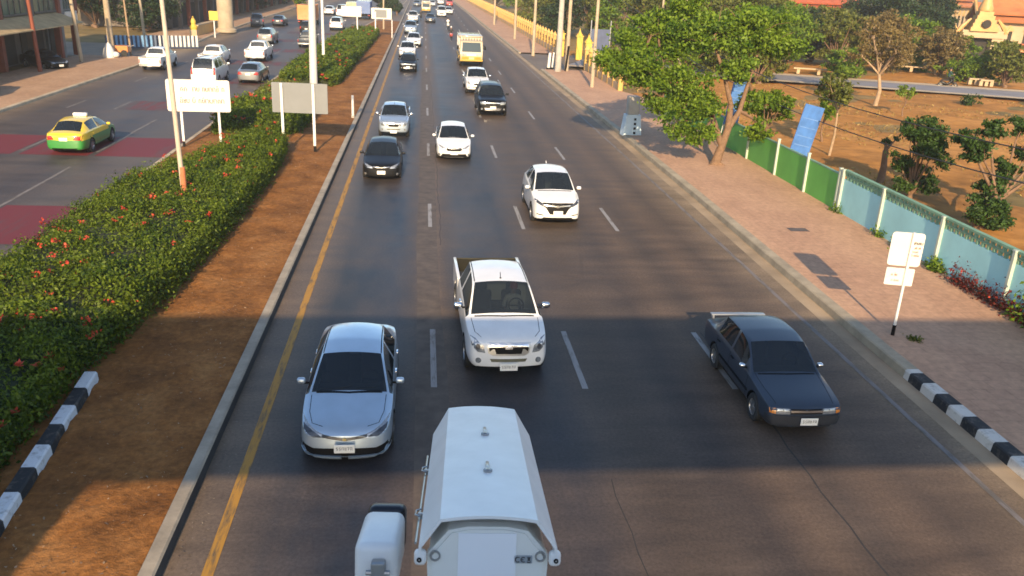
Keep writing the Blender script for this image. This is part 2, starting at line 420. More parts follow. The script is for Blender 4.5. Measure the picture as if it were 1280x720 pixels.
strip('side_street', [(-60, 0), (-60, 200)], LL, .0, road_left_mat, [79, 92], **ST)
strip('left_pavement', [(-31, -60), (-31, 700)], LL, .14, walk_left_mat, [92, 105, 119, 150, 183, 240, 330, 700], (0, -.24), **ST)
# the field of dry grass and bare soil beyond the wall, crossed by a lane
def gridsheet(name, x0, x1, y0, y1, st, zf, mat, **t):
    nx = max(2, int((x1-x0)/st)); ny = max(2, int((y1-y0)/st))
    X, Y = np.meshgrid(np.linspace(x0, x1, nx), np.linspace(y0, y1, ny))
    Z = zf(X, Y); vs = np.stack([X, Y, Z], -1).reshape(-1, 3)
    i = np.arange(ny-1)[:, None]*nx + np.arange(nx-1)[None]
    q = np.stack([i, i+1, i+nx+1, i+nx], -1).reshape(-1, 4)
    me = bpy.data.meshes.new(name); me.from_pydata(vs.tolist(), [], q.tolist()); me.materials.append(mat)
    me.polygons.foreach_set('use_smooth', [True]*len(me.polygons))
    return link(name, me, **t)
def lump(X, Y, a, f):
    return a*(np.sin(X*f+1.3*np.sin(Y*f*.7))+np.sin(Y*f*1.31+1.7*np.sin(X*f*.9))+.6*np.sin(X*f*2.7+Y*f*2.1)+.5*np.sin(X*f*4.9-Y*f*5.3))
gridsheet('field', 16.3, 130, -10, 104, .8, lambda X, Y: .04+lump(X, Y, .05, .35), field_mat, **ST)
def lane(name, a, b, w0, w1, z, mat):
    a = Vector((*a, 0)); b = Vector((*b, 0)); d = (b-a).normalized(); n = Vector((-d.y, d.x, 0))
    return sheet(name, [tuple((p+n*s)[:2]) for p, s in ((a, w0), (b, w0), (b, w1), (a, w1))], z, mat, **ST)
LA, LB = (16.0, 89.2), (130.0, 46.0)
lane('lane', LA, LB, -5.4, -.2, .28, simple('lane_asphalt', (.20, .19, .20), .7, var=.2, nscale=.4, world=True))
lane('lane_verge', LA, LB, -6.6, -5.3, .285, simple('verge', (.42, .33, .22), .9, var=.25, nscale=.8, world=True))
lane('lane_verge', LA, LB, -.3, 1.6, .285, simple('verge', (.42, .33, .22), .9))
med_l = lambda y: np.interp(y, [p[1] for p in ML], [p[0] for p in ML]) + .2
med_r = lambda y: np.interp(y, [p[1] for p in KL], [p[0] for p in KL]) - .28
def median_soil():
    ny = 620; nx = 34
    ys = np.concatenate([np.linspace(-20, 60, 420), np.linspace(60.5, 150, 200)])
    vs = []
    for y in ys:
        x = np.linspace(med_l(y), med_r(y), nx); e = np.minimum(np.arange(nx), np.arange(nx)[::-1]); e = np.clip(e/4, 0, 1)
        z = .125 + (lump(x, np.full_like(x, y), .012, 2.1)+lump(x, np.full_like(x, y), .008, 7.3)+.03+nrg.normal(size=nx)*.013)*e
        vs.append(np.stack([x, np.full_like(x, y), z], -1))
    vs = np.concatenate(vs)
    i = np.arange(len(ys)-1)[:, None]*nx + np.arange(nx-1)[None]
    q = np.stack([i, i+1, i+nx+1, i+nx], -1).reshape(-1, 4)
    me = bpy.data.meshes.new('median'); me.from_pydata(vs.tolist(), [], q.tolist()); me.materials.append(soil_mat)
    me.polygons.foreach_set('use_smooth', [True]*len(me.polygons))
    link('median', me, **ST)
median_soil()
strip('median_crossing', [(med_l(y), y) for y in (150, 200, 330)], [(med_r(y), y) for y in (150, 200, 330)], .10, road_left_mat, [150, 183, 240, 330], **ST)
# painted markings
mk = dict(kind='structure')
def quadmark(mb, x, y0, y1, w): mb.add([(x-w/2, y0, .006), (x+w/2, y0, .006), (x+w/2, y1, .006), (x-w/2, y1, .006)], [(0, 1, 2, 3)])
mb = MB()
for i in range(60): quadmark(mb, -3.0+.0*i, -20+i*4, -16+i*4, .17)
mb.build('yellow_edge_line', mark_yellow, **mk)
mb = MB()
for k in range(-3, 22):
    for x, ph in ((.28, 4.05), (3.50, 3.95), (6.80, 3.9)): quadmark(mb, x, 12*k+ph, 12*k+ph+3.1, .13)
mb.build('lane_dashes', mark_white, **mk)
mb = MB()
for i in range(50): quadmark(mb, 10.05 - (0 if i < 12 else .02*(i-12)), -20+i*5, -15+i*5, .12)
mb.build('edge_line', mark_faint, **mk)
mb = MB()
for k in range(0, 26):
    for x in (-14.4, -17.6, -20.2): quadmark(mb, x, 12*k+3, 12*k+(12 if x == -14.4 and k < 5 else 6), .14)
mb.build('opposite_lane_dashes', mark_faint, **mk)
mb = MB()
for k in range(2):
    y = 25.5+12.75*k
    for x0, x1 in ((-14.25, -11.45), (-17.4, -14.55), (-20.0, -17.75)):
        if x0 < -18 and k % 2 == 0: continue
        mb.add([(x0, y, .004), (x1, y, .004), (x1, y+4.4, .004), (x0, y+4.4, .004)], [(0, 1, 2, 3)])
mb.build('red_slow_bands', mark_red, **mk)
mb = MB()
for k in range(2, 8):
    y = 25.5+12.75*k
    for x0, x1 in ((-14.25, -11.45), (-17.4, -14.55)):
        mb.add([(x0, y, .004), (x1, y, .004), (x1, y+3.4, .004), (x0, y+3.4, .004)], [(0, 1, 2, 3)])
mb.build('red_slow_bands', mark_red_worn, **mk)
# repair patches and tar joints in the asphalt
tar = simple('tar_patch', (.030, .027, .026), .85, var=.3, nscale=2, world=True)
mb = MB()
for x, y0, y1, w in ((7.0, 4, 19.5, .035), (3.35, 4, 13, .02), (.62, 26, 70, .02)):
    pts = [(x+.025*math.sin(y*.9)+.02*math.sin(y*4.1), y) for y in np.arange(y0, y1, .5)]
    for (xa, ya), (xb, yb) in zip(pts, pts[1:]):
        mb.add([(xa-w/2, ya, .003), (xa+w/2, ya, .003), (xb+w/2, yb, .003), (xb-w/2, yb, .003)], [(0, 1, 2, 3)])
mb.build('tar_joints', tar, **mk)
for i, (x0, x1, y0, y1, c) in enumerate(((3.7, 6.6, 21.5, 26.5, (.054, .043, .037)), (-2.6, -.2, 30.5, 36.6, (.028, .028, .031)), (7.2, 9.2, 24, 33, (.10, .072, .052)), (.55, 3.2, 46, 55, (.040, .036, .035)), (-.13, .56, 9, 78, (.085, .064, .049)))):
    if i in (0, 1, 2, 3): continue
    pm = simple('repair_%d' % i, c, .75, var=.45, nscale=2.2, world=True); q = MB(); n_ = 14
    ed = [(x0+(x1-x0)*k/n_, y0+rnd.gauss(0, .02)) for k in range(n_)]+[(x1+rnd.gauss(0, .04), y0+(y1-y0)*(k+.5)/n_) for k in range(n_)]+[(x1-(x1-x0)*k/n_, y1+rnd.gauss(0, .02)) for k in range(n_)]+[(x0+rnd.gauss(0, .03), y1-(y1-y0)*(k+.5)/n_) for k in range(n_)]
    sheet('road_patch', ed, .0014+.0002*i, pm, **mk)
mb = MB()
def drain(x, y, a, b): mb.add([(x-a, y-b, 0.196), (x+a, y-b, 0.196), (x+a, y+b, 0.196), (x-a, y+b, 0.196)], [(0, 1, 2, 3)])
drain(13.3, 27.8, .35, .22)
mb.build('access_cover', simple('cover_iron', (.10, .08, .07), .7, var=.3), **mk)

# ------------------------------------------------------------------ the footbridge the picture was taken from (behind the camera; it casts the band of shade)
fb = thing('footbridge', 'concrete pedestrian footbridge over the road carrying the white camera', 'footbridge', (0, -1.7, 0))
MB().box((-2.5, 0, 6.69), (46, 2.66, .36)).build('deck', concrete, fb)
MB().box((-2.5, 1.36, 6.77), (46, .06, 2.9)).build('parapet', simple('parapet_paint', (.62, .62, .58), .6), fb)
MB().box((-2.5, -1.36, 7.3), (46, .06, 1.5)).build('parapet', simple('parapet_paint', (.62, .62, .58), .6), fb)
for x, w_ in ((-25, .7), (-9.1, 4.6), (13.2, .7)): MB().box((x, 0, 3.25), (w_, 1.2, 6.5)).build('pier', concrete, fb)
mb = MB(); mb.box((17.5, -7.5, 3.4), (2.0, 13.5, .3), rx=R(27)); mb.build('stair', concrete, fb)
# ------------------------------------------------------------------ vehicles: bodies lofted from stations, then split into body, glass and arches
PAINT, WSG, SDG, RWG, ARCH, LOWER = range(6)
def shell(st, cab, bulge=(.07, .05), rake=.10, wheels=(), wr=.33, W=.88, lower_trim=False, sub=2):
    """st: stations (y, w, zb, zm, zs, ws, zt, wt, zc); cab: dict of glass spans (station index ranges)"""
    bm = bmesh.new(); cr = bm.edges.layers.float.new('crease_edge'); cv = bm.verts.layers.float.new('crease_vert')
    rings = []
    n = len(st)
    for k, (y, w, zb, zm, zs, ws, zt, wt, zc) in enumerate(st):
        t = cab.get('belt', .12)
        w5 = ws+(wt-ws)*t; z5 = zs+(zt-zs)*t
        half = [(0, zb), (w*.80, zb), (w*.965, zb+.07), (w, zm), (ws, zs), (w5, z5), (wt, zt), (wt*.95, zt+(zc-zt)*.25), (wt*.5, zt+(zc-zt)*.82), (0, zc)]
        def yy(z, x): 
            if k == 0: return y + rake*max(0, z-zm)
            if k == n-1: return y - rake*.6*max(0, z-zm)
            return y
        Rg = [bm.verts.new((x, yy(z, x), z)) for x, z in half]
        Lg = [Rg[0]] + [bm.verts.new((-x, yy(z, x), z)) for x, z in half[1:-1]] + [Rg[-1]]
        rings.append((Rg, Lg))
    def kind(k, i):
        a, b = cab['ws']
        if a <= k < b and i >= 7: return WSG
        if cab.get('rw'):
            a, b = cab['rw']
            if a <= k < b and i >= 7: return RWG
        for a, b in cab['side']:
            if a <= k < b and i == 5: return SDG
        if lower_trim and i <= 1: return LOWER
        return PAINT
    for k in range(n-1):
        for i in range(9):
            for s in (0, 1):
                a, b = rings[k][s], rings[k+1][s]
                q = (a[i], b[i], b[i+1], a[i+1]) if s == 0 else (a[i+1], b[i+1], b[i], a[i])
                f = bm.faces.new(q); f.material_index = kind(k, i); f.smooth = True
    for k, sg, bl in ((0, 1, bulge[0]), (n-1, -1, bulge[1])):
        Rg, Lg = rings[k]
        mid = [None]*10; mid[1] = Rg[0]; mid[8] = Rg[9]
        Rg[0].co.y -= sg*bl*.8; Rg[9].co.y -= sg*bl*.8
        for i in range(2, 8):
            c = (Rg[i].co+Lg[i].co)/2; mid[i] = bm.verts.new((0, c.y - sg*bl, c.z))
        for i in range(1, 8):
            for A, B in ((Rg, mid), (mid, Lg)):
                q = (A[i], A[i+1], B[i+1], B[i]); q = q if sg > 0 else q[::-1]
                f = bm.faces.new(q); f.smooth = True
                if lower_trim and i <= 1: f.material_index = LOWER
    bmesh.ops.recalc_face_normals(bm, faces=bm.faces)
    for e in bm.edges:
        ms = {f.material_index for f in e.link_faces}
        if len(ms) > 1: e[cr] = .9
    for a, b in [cab['ws']]+([cab['rw']] if cab.get('rw') else []):
        for k in (a, b):
            for s in (0, 1): rings[k][s][7][cv] = .75
    for a, b in cab['side']:
        for k in (a, b):
            for s in (0, 1): rings[k][s][5][cv] = .7; rings[k][s][6][cv] = max(rings[k][s][6][cv], .6)
    for k in range(n-1):
        for s in (0, 1):
            for i, c in ((4, cab.get('cr4', .35)), (6, cab.get('cr6', .25))):
                e = bm.edges.get((rings[k][s][i], rings[k+1][s][i]))
                if e and e[cr] < c: e[cr] = c
    me = bpy.data.meshes.new('tmp'); bm.to_mesh(me); bm.free()
    ob = bpy.data.objects.new('tmp', me); C.objects.link(ob)
    mats = [bpy.data.materials.get('m%d' % i) or bpy.data.materials.new('m%d' % i) for i in range(6)]
    for m in mats: me.materials.append(m)
    md = ob.modifiers.new('s', 'SUBSURF'); md.levels = sub; md.render_levels = sub
    cut = None
    if wheels:
        mb = MB()
        for y in wheels:
            for s in (-1, 1):
                x0, x1 = s*(W-.24), s*(W+.2)
                mb.lathe([(.001, x0), (wr+.055, x0), (wr+.055, x1), (.001, x1)], 28, 'x', (0, y, wr), ARCH)
        cm = mb.mesh('cut', mats); cut = bpy.data.objects.new('cut', cm); C.objects.link(cut)
        bo = ob.modifiers.new('b', 'BOOLEAN'); bo.object = cut; bo.operation = 'DIFFERENCE'; bo.solver = 'EXACT'
    dg = bpy.context.evaluated_depsgraph_get(); dg.update()
    ev = ob.evaluated_get(dg); res = bpy.data.meshes.new_from_object(ev)
    bpy.data.objects.remove(ob)
    if cut: bpy.data.objects.remove(cut)
    return res
def split(me, groups):
    """groups: dict name -> set of material ids; returns meshes"""
    out = {}
    for nm, ids in groups.items():
        bm = bmesh.new(); bm.from_mesh(me)
        bmesh.ops.delete(bm, geom=[f for f in bm.faces if f.material_index not in ids], context='FACES')
        out[nm] = bm
    return out
def islands(bm):
    seen = set(); res = []
    for f in bm.faces:
        if f in seen: continue
        st = [f]; comp = []; seen.add(f)
        while st:
            a = st.pop(); comp.append(a)
            for e in a.edges:
                for g in e.link_faces:
                    if g not in seen: seen.add(g); st.append(g)
        res.append(comp)
    return res
def facesmesh(faces, name, mats, matmap, smooth=35, thick=0.0):
    vi = {}; vs = []; fs = []; ms = []
    for f in faces:
        q = []
        for v in f.verts:
            if v not in vi: vi[v] = len(vs); vs.append(tuple(v.co))
            q.append(vi[v])
        fs.append(q); ms.append(matmap.get(f.material_index, 0))
    me = bpy.data.meshes.new(name); me.from_pydata(vs, [], fs)
    for m in mats: me.materials.append(m)
    me.polygons.foreach_set('material_index', ms)
    me.polygons.foreach_set('use_smooth', [True]*len(fs)); me.set_sharp_from_angle(angle=R(smooth))
    return me
DIRS = {'front': Vector((0, 1, 0)), 'rear': Vector((0, -1, 0)), 'top': Vector((0, 0, -1)), 'right': Vector((-1, 0, 0)), 'left': Vector((1, 0, 0))}
def patch(bvh, poly, dirn, name, mat, off=.006, skirt=.03, res=.09, mirror=False):
    """a panel that follows the body: polygon in the view plane, projected on the shell, with a rim"""
    d = DIRS[dirn]
    def P(a, b):
        if dirn == 'front': return Vector((a, -3, b))
        if dirn == 'rear': return Vector((a, 9, b))
        if dirn == 'top': return Vector((a, b, 4))
        if dirn == 'right': return Vector((3, a, b))
        return Vector((-3, a, b))
    if mirror: poly = [(-a, b) for a, b in poly]
    bm = bmesh.new(); vs = [bm.verts.new(P(a, b)) for a, b in poly]; bm.faces.new(vs)
    bmesh.ops.triangulate(bm, faces=bm.faces)
    for _ in range(4):
        es = [e for e in bm.edges if e.calc_length() > res]
        if not es: break
        bmesh.ops.subdivide_edges(bm, edges=es, cuts=1)
        bmesh.ops.triangulate(bm, faces=bm.faces)
    for v in bm.verts:
        h = bvh.ray_cast(v.co, d)
        if h[0] is None: h = bvh.find_nearest(v.co + d*3.05); v.co = h[0]
        else: v.co = h[0]
        nrm = h[1] if h[1].dot(d) < 0 else -h[1]
        v.co += nrm*off*.6 - d*off*.5
    bound = [e for e in bm.edges if len(e.link_faces) == 1]
    r = bmesh.ops.extrude_edge_only(bm, edges=bound)
    for v in [g for g in r['geom'] if isinstance(g, bmesh.types.BMVert)]: v.co += d*skirt
    bmesh.ops.recalc_face_normals(bm, faces=bm.faces)
    me = bpy.data.meshes.new(name); bm.to_mesh(me); bm.free(); me.materials.append(mat)
    me.polygons.foreach_set('use_smooth', [True]*len(me.polygons)); me.set_sharp_from_angle(angle=R(40))
    return me
def path_poly(pts, w):
    L_, R_ = [], []
    for i, p in enumerate(pts):
        a = Vector(pts[max(0, i-1)]); b = Vector(pts[min(len(pts)-1, i+1)]); t = (b-a).normalized(); nn = Vector((-t.y, t.x))*w/2
        L_.append(tuple(Vector(p)+nn)); R_.append(tuple(Vector(p)-nn))
    return L_+R_[::-1]
def wheel_meshes(r, w, spokes=5, rimmat=None):
    t = MB(); t.lathe([(r*.60, -w/2), (r*.9, -w/2), (r, -w*.36), (r, w*.36), (r*.9, w/2), (r*.60, w/2), (r*.58, 0), (r*.60, -w/2)], 28, 'x')
    rm = MB(); rm.lathe([(r*.62, -w*.46), (r*.62, w*.46), (r*.56, w*.46), (r*.5, w*.1), (.001, w*.05)], 24, 'x')
    for s in range(spokes):
        a = 2*math.pi*s/spokes
        rm.box((w*.34, math.cos(a)*r*.32, math.sin(a)*r*.32), (w*.16, r*.56, r*.16), rx=a)
    rm.lathe([(.001, w*.47), (r*.13, w*.45), (r*.15, w*.2)], 12, 'x')
    return t.mesh('wheel', rubber, 40), rm.mesh('rim', rimmat or alloy, 40)
def mirror_mesh(x, y, z, s, scale=1.0):
    scale *= .86
    mb = MB(); mb.bbox((s*(x+.105*scale), y-.01, z+.06), (.20*scale, .11, .14*scale), .045, 0, seg=3)
    mb.bbox((s*(x+.0), y, z+.01), (.10, .05, .04), .015, 1)
    return mb
def rounded(cx, cz, w, h, r=.03, n=3):
    o = []
    for sx, sz, a0 in ((1, 1, 0), (-1, 1, 90), (-1, -1, 180), (1, -1, 270)):
        for k in range(n+1):
            a = R(a0+90*k/n); o.append((cx+sx*(w/2-r)+r*math.cos(a), cz+sz*(h/2-r)+r*math.sin(a)))
    return o
def ellipse(cx, cz, a, b, n=14): return [(cx+a*math.cos(2*math.pi*k/n), cz+b*math.sin(2*math.pi*k/n)) for k in range(n)]

BAND_Y = simple('band_yellow', (.42, .27, .04), .55, var=.15)
class Car:
    """A kind of vehicle: list of parts (name, mesh, parent index or None, loc, paintable). Instances share the meshes."""
    def __init__(s): s.parts = []; s.L = 4.5
    def add(s, name, me, parent=None, loc=(0, 0, 0), rot=(0, 0, 0)):
        s.parts.append((name, me, parent, loc, rot)); return len(s.parts)-1
    def place(s, kind, label, x, y, rz=0.0, paint=None, group=None, sc=1.0, cat='car', second=None, skip=()):
        root = thing(kind, label, cat, (x, y, 0.0), rz, group, sc)
        obs = []
        for nm, me, par, loc, rot in s.parts:
            if nm in skip: obs.append(None); continue
            p = root if par is None else obs[par]
            if p is None: obs.append(None); continue
            o = link(nm, me, p, loc, rot); obs.append(o)
            if paint:
                for i, sl in enumerate(o.material_slots):
                    if me.materials[i] == P_WHITE: sl.link = 'OBJECT'; sl.material = paint
                    elif second and me.materials[i] == P_SILVER: sl.link = 'OBJECT'; sl.material = second
        return root
def standard_parts(car, st, cab, L, W, wheels, wr, glass=glass_dark, lower_trim=False, bulge=(.07, .05), rake=.10, sub=2, interior=True, spokes=5, mirrors=None, mirror_mat=P_WHITE, mscale=1.0):
    sh = shell(st, cab, bulge, rake, wheels, wr, W, lower_trim, sub)
    y0 = L/2
    bm = bmesh.new(); bm.from_mesh(sh); bvh_full = BVHTree.FromBMesh(bm)
    car.L = L
    off = (0, -y0, 0)
    def tr(me): me.transform(Matrix.Translation((0, -y0, 0))); return me
    body = [f for f in bm.faces if f.material_index in (PAINT, ARCH, LOWER)]
    b = car.add('body', tr(facesmesh(body, 'body', [P_WHITE, black_trim], {PAINT: 0, ARCH: 1, LOWER: 1}, 38)))
    for nm, idx in (('windscreen', WSG), ('side_window', SDG), ('rear_window', RWG)):
        fs = [f for f in bm.faces if f.material_index == idx]
        fset = set(fs); seen = set(); 
        for f in fs:
            if f in seen: continue
            stack = [f]; comp = []; seen.add(f)
            while stack:
                a = stack.pop(); comp.append(a)
                for e in a.edges:
                    for g in e.link_faces:
                        if g in fset and g not in seen: seen.add(g); stack.append(g)
            if len(comp) > 6: car.add(nm, tr(facesmesh(comp, nm, [glass], {}, 60)))
    bm.free()
    def deco(name, poly, dirn, mat, both=False, parent=b, **kw):
        ids = [car.add(name, tr(patch(bvh_full, poly, dirn, name, mat, **kw)), parent)]
        if both: ids.append(car.add(name, tr(patch(bvh_full, poly, dirn, name, mat, mirror=True, **kw)), parent))
        return ids
    wm, rm = wheel_meshes(wr, .21, spokes)
    for y in wheels:
        for s in (1, -1):
            w = car.add('wheel', wm, None, (s*(W-.12), y-y0, wr), (0, 0, 0 if s > 0 else math.pi)); car.add('rim', rm, w)
    if mirrors:
        mx, my, mz = mirrors
        for s in (1, -1): car.add('mirror', tr(mirror_mesh(mx, my, mz, s, mscale).mesh('mirror', [mirror_mat, black_trim], 40)))
    if interior:
        a, bb = cab['ws']; yw, yr = st[a][0], st[bb][0]
        d = MB(); d.bbox((0, yw+.32, st[a][4]-.10), (W*1.5, .5, .16), .05); car.add('dashboard', tr(d.mesh('dashboard', dash_plastic, 40)))
        for sx in (-.36, .36):
            m2 = MB(); m2.bbox((sx, yr+.55, .50), (.5, .5, .2), .06); m2.bbox((sx, yr+.80, .85), (.48, .16, .62), .06, rx=-.18); m2.bbox((sx, yr+.9, 1.22), (.26, .1, .2), .04)
            car.add('seat', tr(m2.mesh('seat', seat_cloth, 40)))
        sw = MB(); tl = [(.36+.17*math.cos(q), yw+.66+.05*math.sin(q), st[a][4]+.02+.16*math.sin(q)) for q in np.linspace(0, 2*math.pi, 17)]
        sw.tube(tl, .014, 6); sw.tube([(.36-.16, yw+.66, st[a][4]+.02), (.36+.16, yw+.66, st[a][4]+.02)], .015, 6)
        car.add('steering_wheel', tr(sw.mesh('steering_wheel', black_trim, 40)))
        fl = MB(); fl.box((0, (yw+yr)/2+1.2, .36), (W*1.7, 2.6, .03)); car.add('cabin_floor', tr(fl.mesh('cabin_floor', seat_cloth)))
    return deco, bvh_full, tr, b

# --- modern sedan -------------------------------------------------
def sedan_car():
    c = Car(); L = 4.55; W = .87
    st = [ # y, w, zb, zm, zs, ws, zt, wt, zc
        (0.02, .60, .20, .44, .60, .56, .635, .46, .66),
        (0.09, .74, .18, .45, .65, .70, .69, .58, .725),
        (0.30, .835, .17, .48, .72, .785, .765, .70, .795),
        (0.75, .865, .17, .52, .80, .825, .835, .745, .875),
        (1.06, .87, .17, .54, .86, .83, .885, .755, .935),
        (1.16, .87, .17, .54, .875, .83, .905, .76, .965),
        (1.58, .87, .17, .54, .895, .835, 1.15, .675, 1.205),
        (1.99, .87, .17, .54, .91, .835, 1.345, .60, 1.40),
        (2.50, .87, .17, .54, .925, .835, 1.395, .585, 1.455),
        (2.57, .87, .17, .54, .93, .835, 1.398, .583, 1.46),
        (3.12, .87, .17, .54, .945, .83, 1.38, .575, 1.455),
        (3.50, .87, .17, .54, .955, .825, 1.32, .555, 1.405),
        (3.82, .865, .18, .55, .965, .81, 1.13, .60, 1.205),
        (4.08, .855, .19, .56, .965, .79, 1.00, .64, 1.055),
        (4.32, .82, .21, .57, .95, .755, .985, .64, 1.02),
        (4.47, .76, .24, .58, .90, .70, .945, .60, .98),
        (4.53, .64, .28, .58, .82, .58, .87, .50, .90)]
    cab = dict(ws=(5, 7), side=[(5, 8), (9, 11)], rw=(11, 13), belt=.13)
    deco, bvh, tr, b = standard_parts(c, st, cab, L, W, (.86, 3.52), .315, mirrors=(.86, 1.55, .93))
    return c, deco, bvh, tr, b
def new_sedan():
    c, deco, bvh, tr, b = sedan_car()
    h = deco('headlight', [(.34, .60), (.56, .60), (.77, .67), (.815, .79), (.70, .765), (.52, .70), (.34, .645)], 'front', lamp_glass, True)
    for k, s in zip(h, (1, -1)):
        c.add('lamp_unit', tr(patch(bvh, [(s*a, z) for a, z in [(.42, .61), (.60, .62), (.74, .69), (.76, .735), (.62, .71), (.46, .645)]], 'front', 'lamp_unit', lamp_dark, off=.012, skirt=.02)), k)
    g = deco('grille_bar', [(-.40, .655), (-.40, .61), (0, .55), (.40, .61), (.40, .655), (0, .605)], 'front', lamp_dark, off=.012)
    deco('emblem', ellipse(0, .585, .035, .028), 'front', simple('emblem_gold', (.30, .24, .10), .45, .5), off=.022, parent=g[0])
    deco('lower_grille', [(-.78, .30), (-.66, .24), (.66, .24), (.78, .30), (.84, .50), (.76, .46), (.56, .39), (.25, .40), (-.25, .40), (-.56, .39), (-.76, .46), (-.84, .50)], 'front', black_trim, off=.004)
    deco('bumper_trim', [(.06, .20), (.62, .20), (.80, .28), (.78, .33), (.58, .26), (.06, .255)], 'front', P_SILVER, True, off=.045, skirt=.06)
    deco('bumper_lip', [(-.60, .17), (.60, .17), (.62, .20), (-.62, .20)], 'front', black_trim, off=.006)
    pl = MB(); pl.bbox((0, -.095, .435), (.37, .02, .17), .008); c.add('number_plate', tr(pl.mesh('number_plate', plate_white)))
    for s in (1, -1):
        deco('bonnet_gap', path_poly([(s*.40, .18), (s*.60, .28), (s*.68, .6), (s*.70, 1.1)], .012), 'top', black_trim, off=.001, skirt=.004)
        deco('roof_channel', path_poly([(s*.565, 2.02), (s*.55, 2.6), (s*.54, 3.45)], .022), 'top', black_trim, off=.002, skirt=.004)
        side = 'right' if s > 0 else 'left'
        for y in (2.30, 3.22): deco('door_handle', rounded(y, .835, .17, .032, .012), side, chrome, off=.022, skirt=.03)
        for pts in ([(1.40, .28), (1.36, .6), (1.44, .90)], [(2.53, .28), (2.54, .6), (2.55, .92)], [(3.30, .55), (3.42, .75), (3.40, .93)]): deco('door_gap', path_poly(pts, .012), side, black_trim, off=.001, skirt=.004)
    deco('bonnet_gap', path_poly([(-.62, 1.16), (0, 1.11), (.62, 1.16)], .05), 'top', black_trim, off=.003, skirt=.01)
    wp = MB()
    wp.tube([(-.55, 1.22, .965), (-.1, 1.22, .995), (.02, 1.25, 1.01)], .009, 5); wp.tube([(.1, 1.22, .99), (.45, 1.24, .985), (.60, 1.29, .99)], .009, 5)
    c.add('wiper', tr(wp.mesh('wiper', black_trim)))
    deco('tail_light', [(.42, .72), (.74, .70), (.76, .88), (.50, .86)], 'rear', lamp_red, True)
    return c
def plain_sedan():
    c, deco, bvh, tr, b = sedan_car()
    deco('headlight', [(.38, .58), (.62, .60), (.77, .68), (.79, .755), (.64, .735), (.40, .655)], 'front', lamp_glass, True)
    g = deco('grille', [(-.36, .655), (-.38, .56), (-.30, .50), (.30, .50), (.38, .56), (.36, .655)], 'front', black_trim)
    deco('grille_bar', [(-.36, .665), (-.37, .64), (0, .60), (.37, .64), (.36, .665), (0, .628)], 'front', alloy, off=.016, parent=g[0])
    deco('lower_grille', [(-.56, .37), (-.66, .22), (.66, .22), (.56, .37)], 'front', black_trim)
    deco('fog_lamp', ellipse(.70, .33, .055, .05), 'front', lamp_glass, True)
    pl = MB(); pl.bbox((0, -.09, .42), (.36, .02, .16), .008); c.add('number_plate', tr(pl.mesh('number_plate', plate_white)))
    deco('bonnet_gap', path_poly([(-.62, 1.16), (0, 1.11), (.62, 1.16)], .05), 'top', black_trim, off=.003, skirt=.01)
    deco('tail_light', [(.40, .72), (.74, .68), (.77, .90), (.50, .88)], 'rear', lamp_red, True)
    pr = MB(); pr.bbox((0, 4.57, .74), (.36, .02, .15), .008); c.add('number_plate', tr(pr.mesh('number_plate', plate_white)))
    deco('rear_bumper_trim', [(-.5, .24), (.5, .24), (.55, .34), (-.55, .34)], 'rear', black_trim)
    for s, side in ((1, 'right'), (-1, 'left')):
        for y in (2.32, 3.2): deco('door_handle', rounded(y, .83, .17, .03, .012), side, P_WHITE, off=.02, skirt=.03)
        for pts in ([(2.53, .28), (2.55, .92)],): deco('door_gap', path_poly(pts, .012), side, black_trim, off=.001, skirt=.004)
    return c
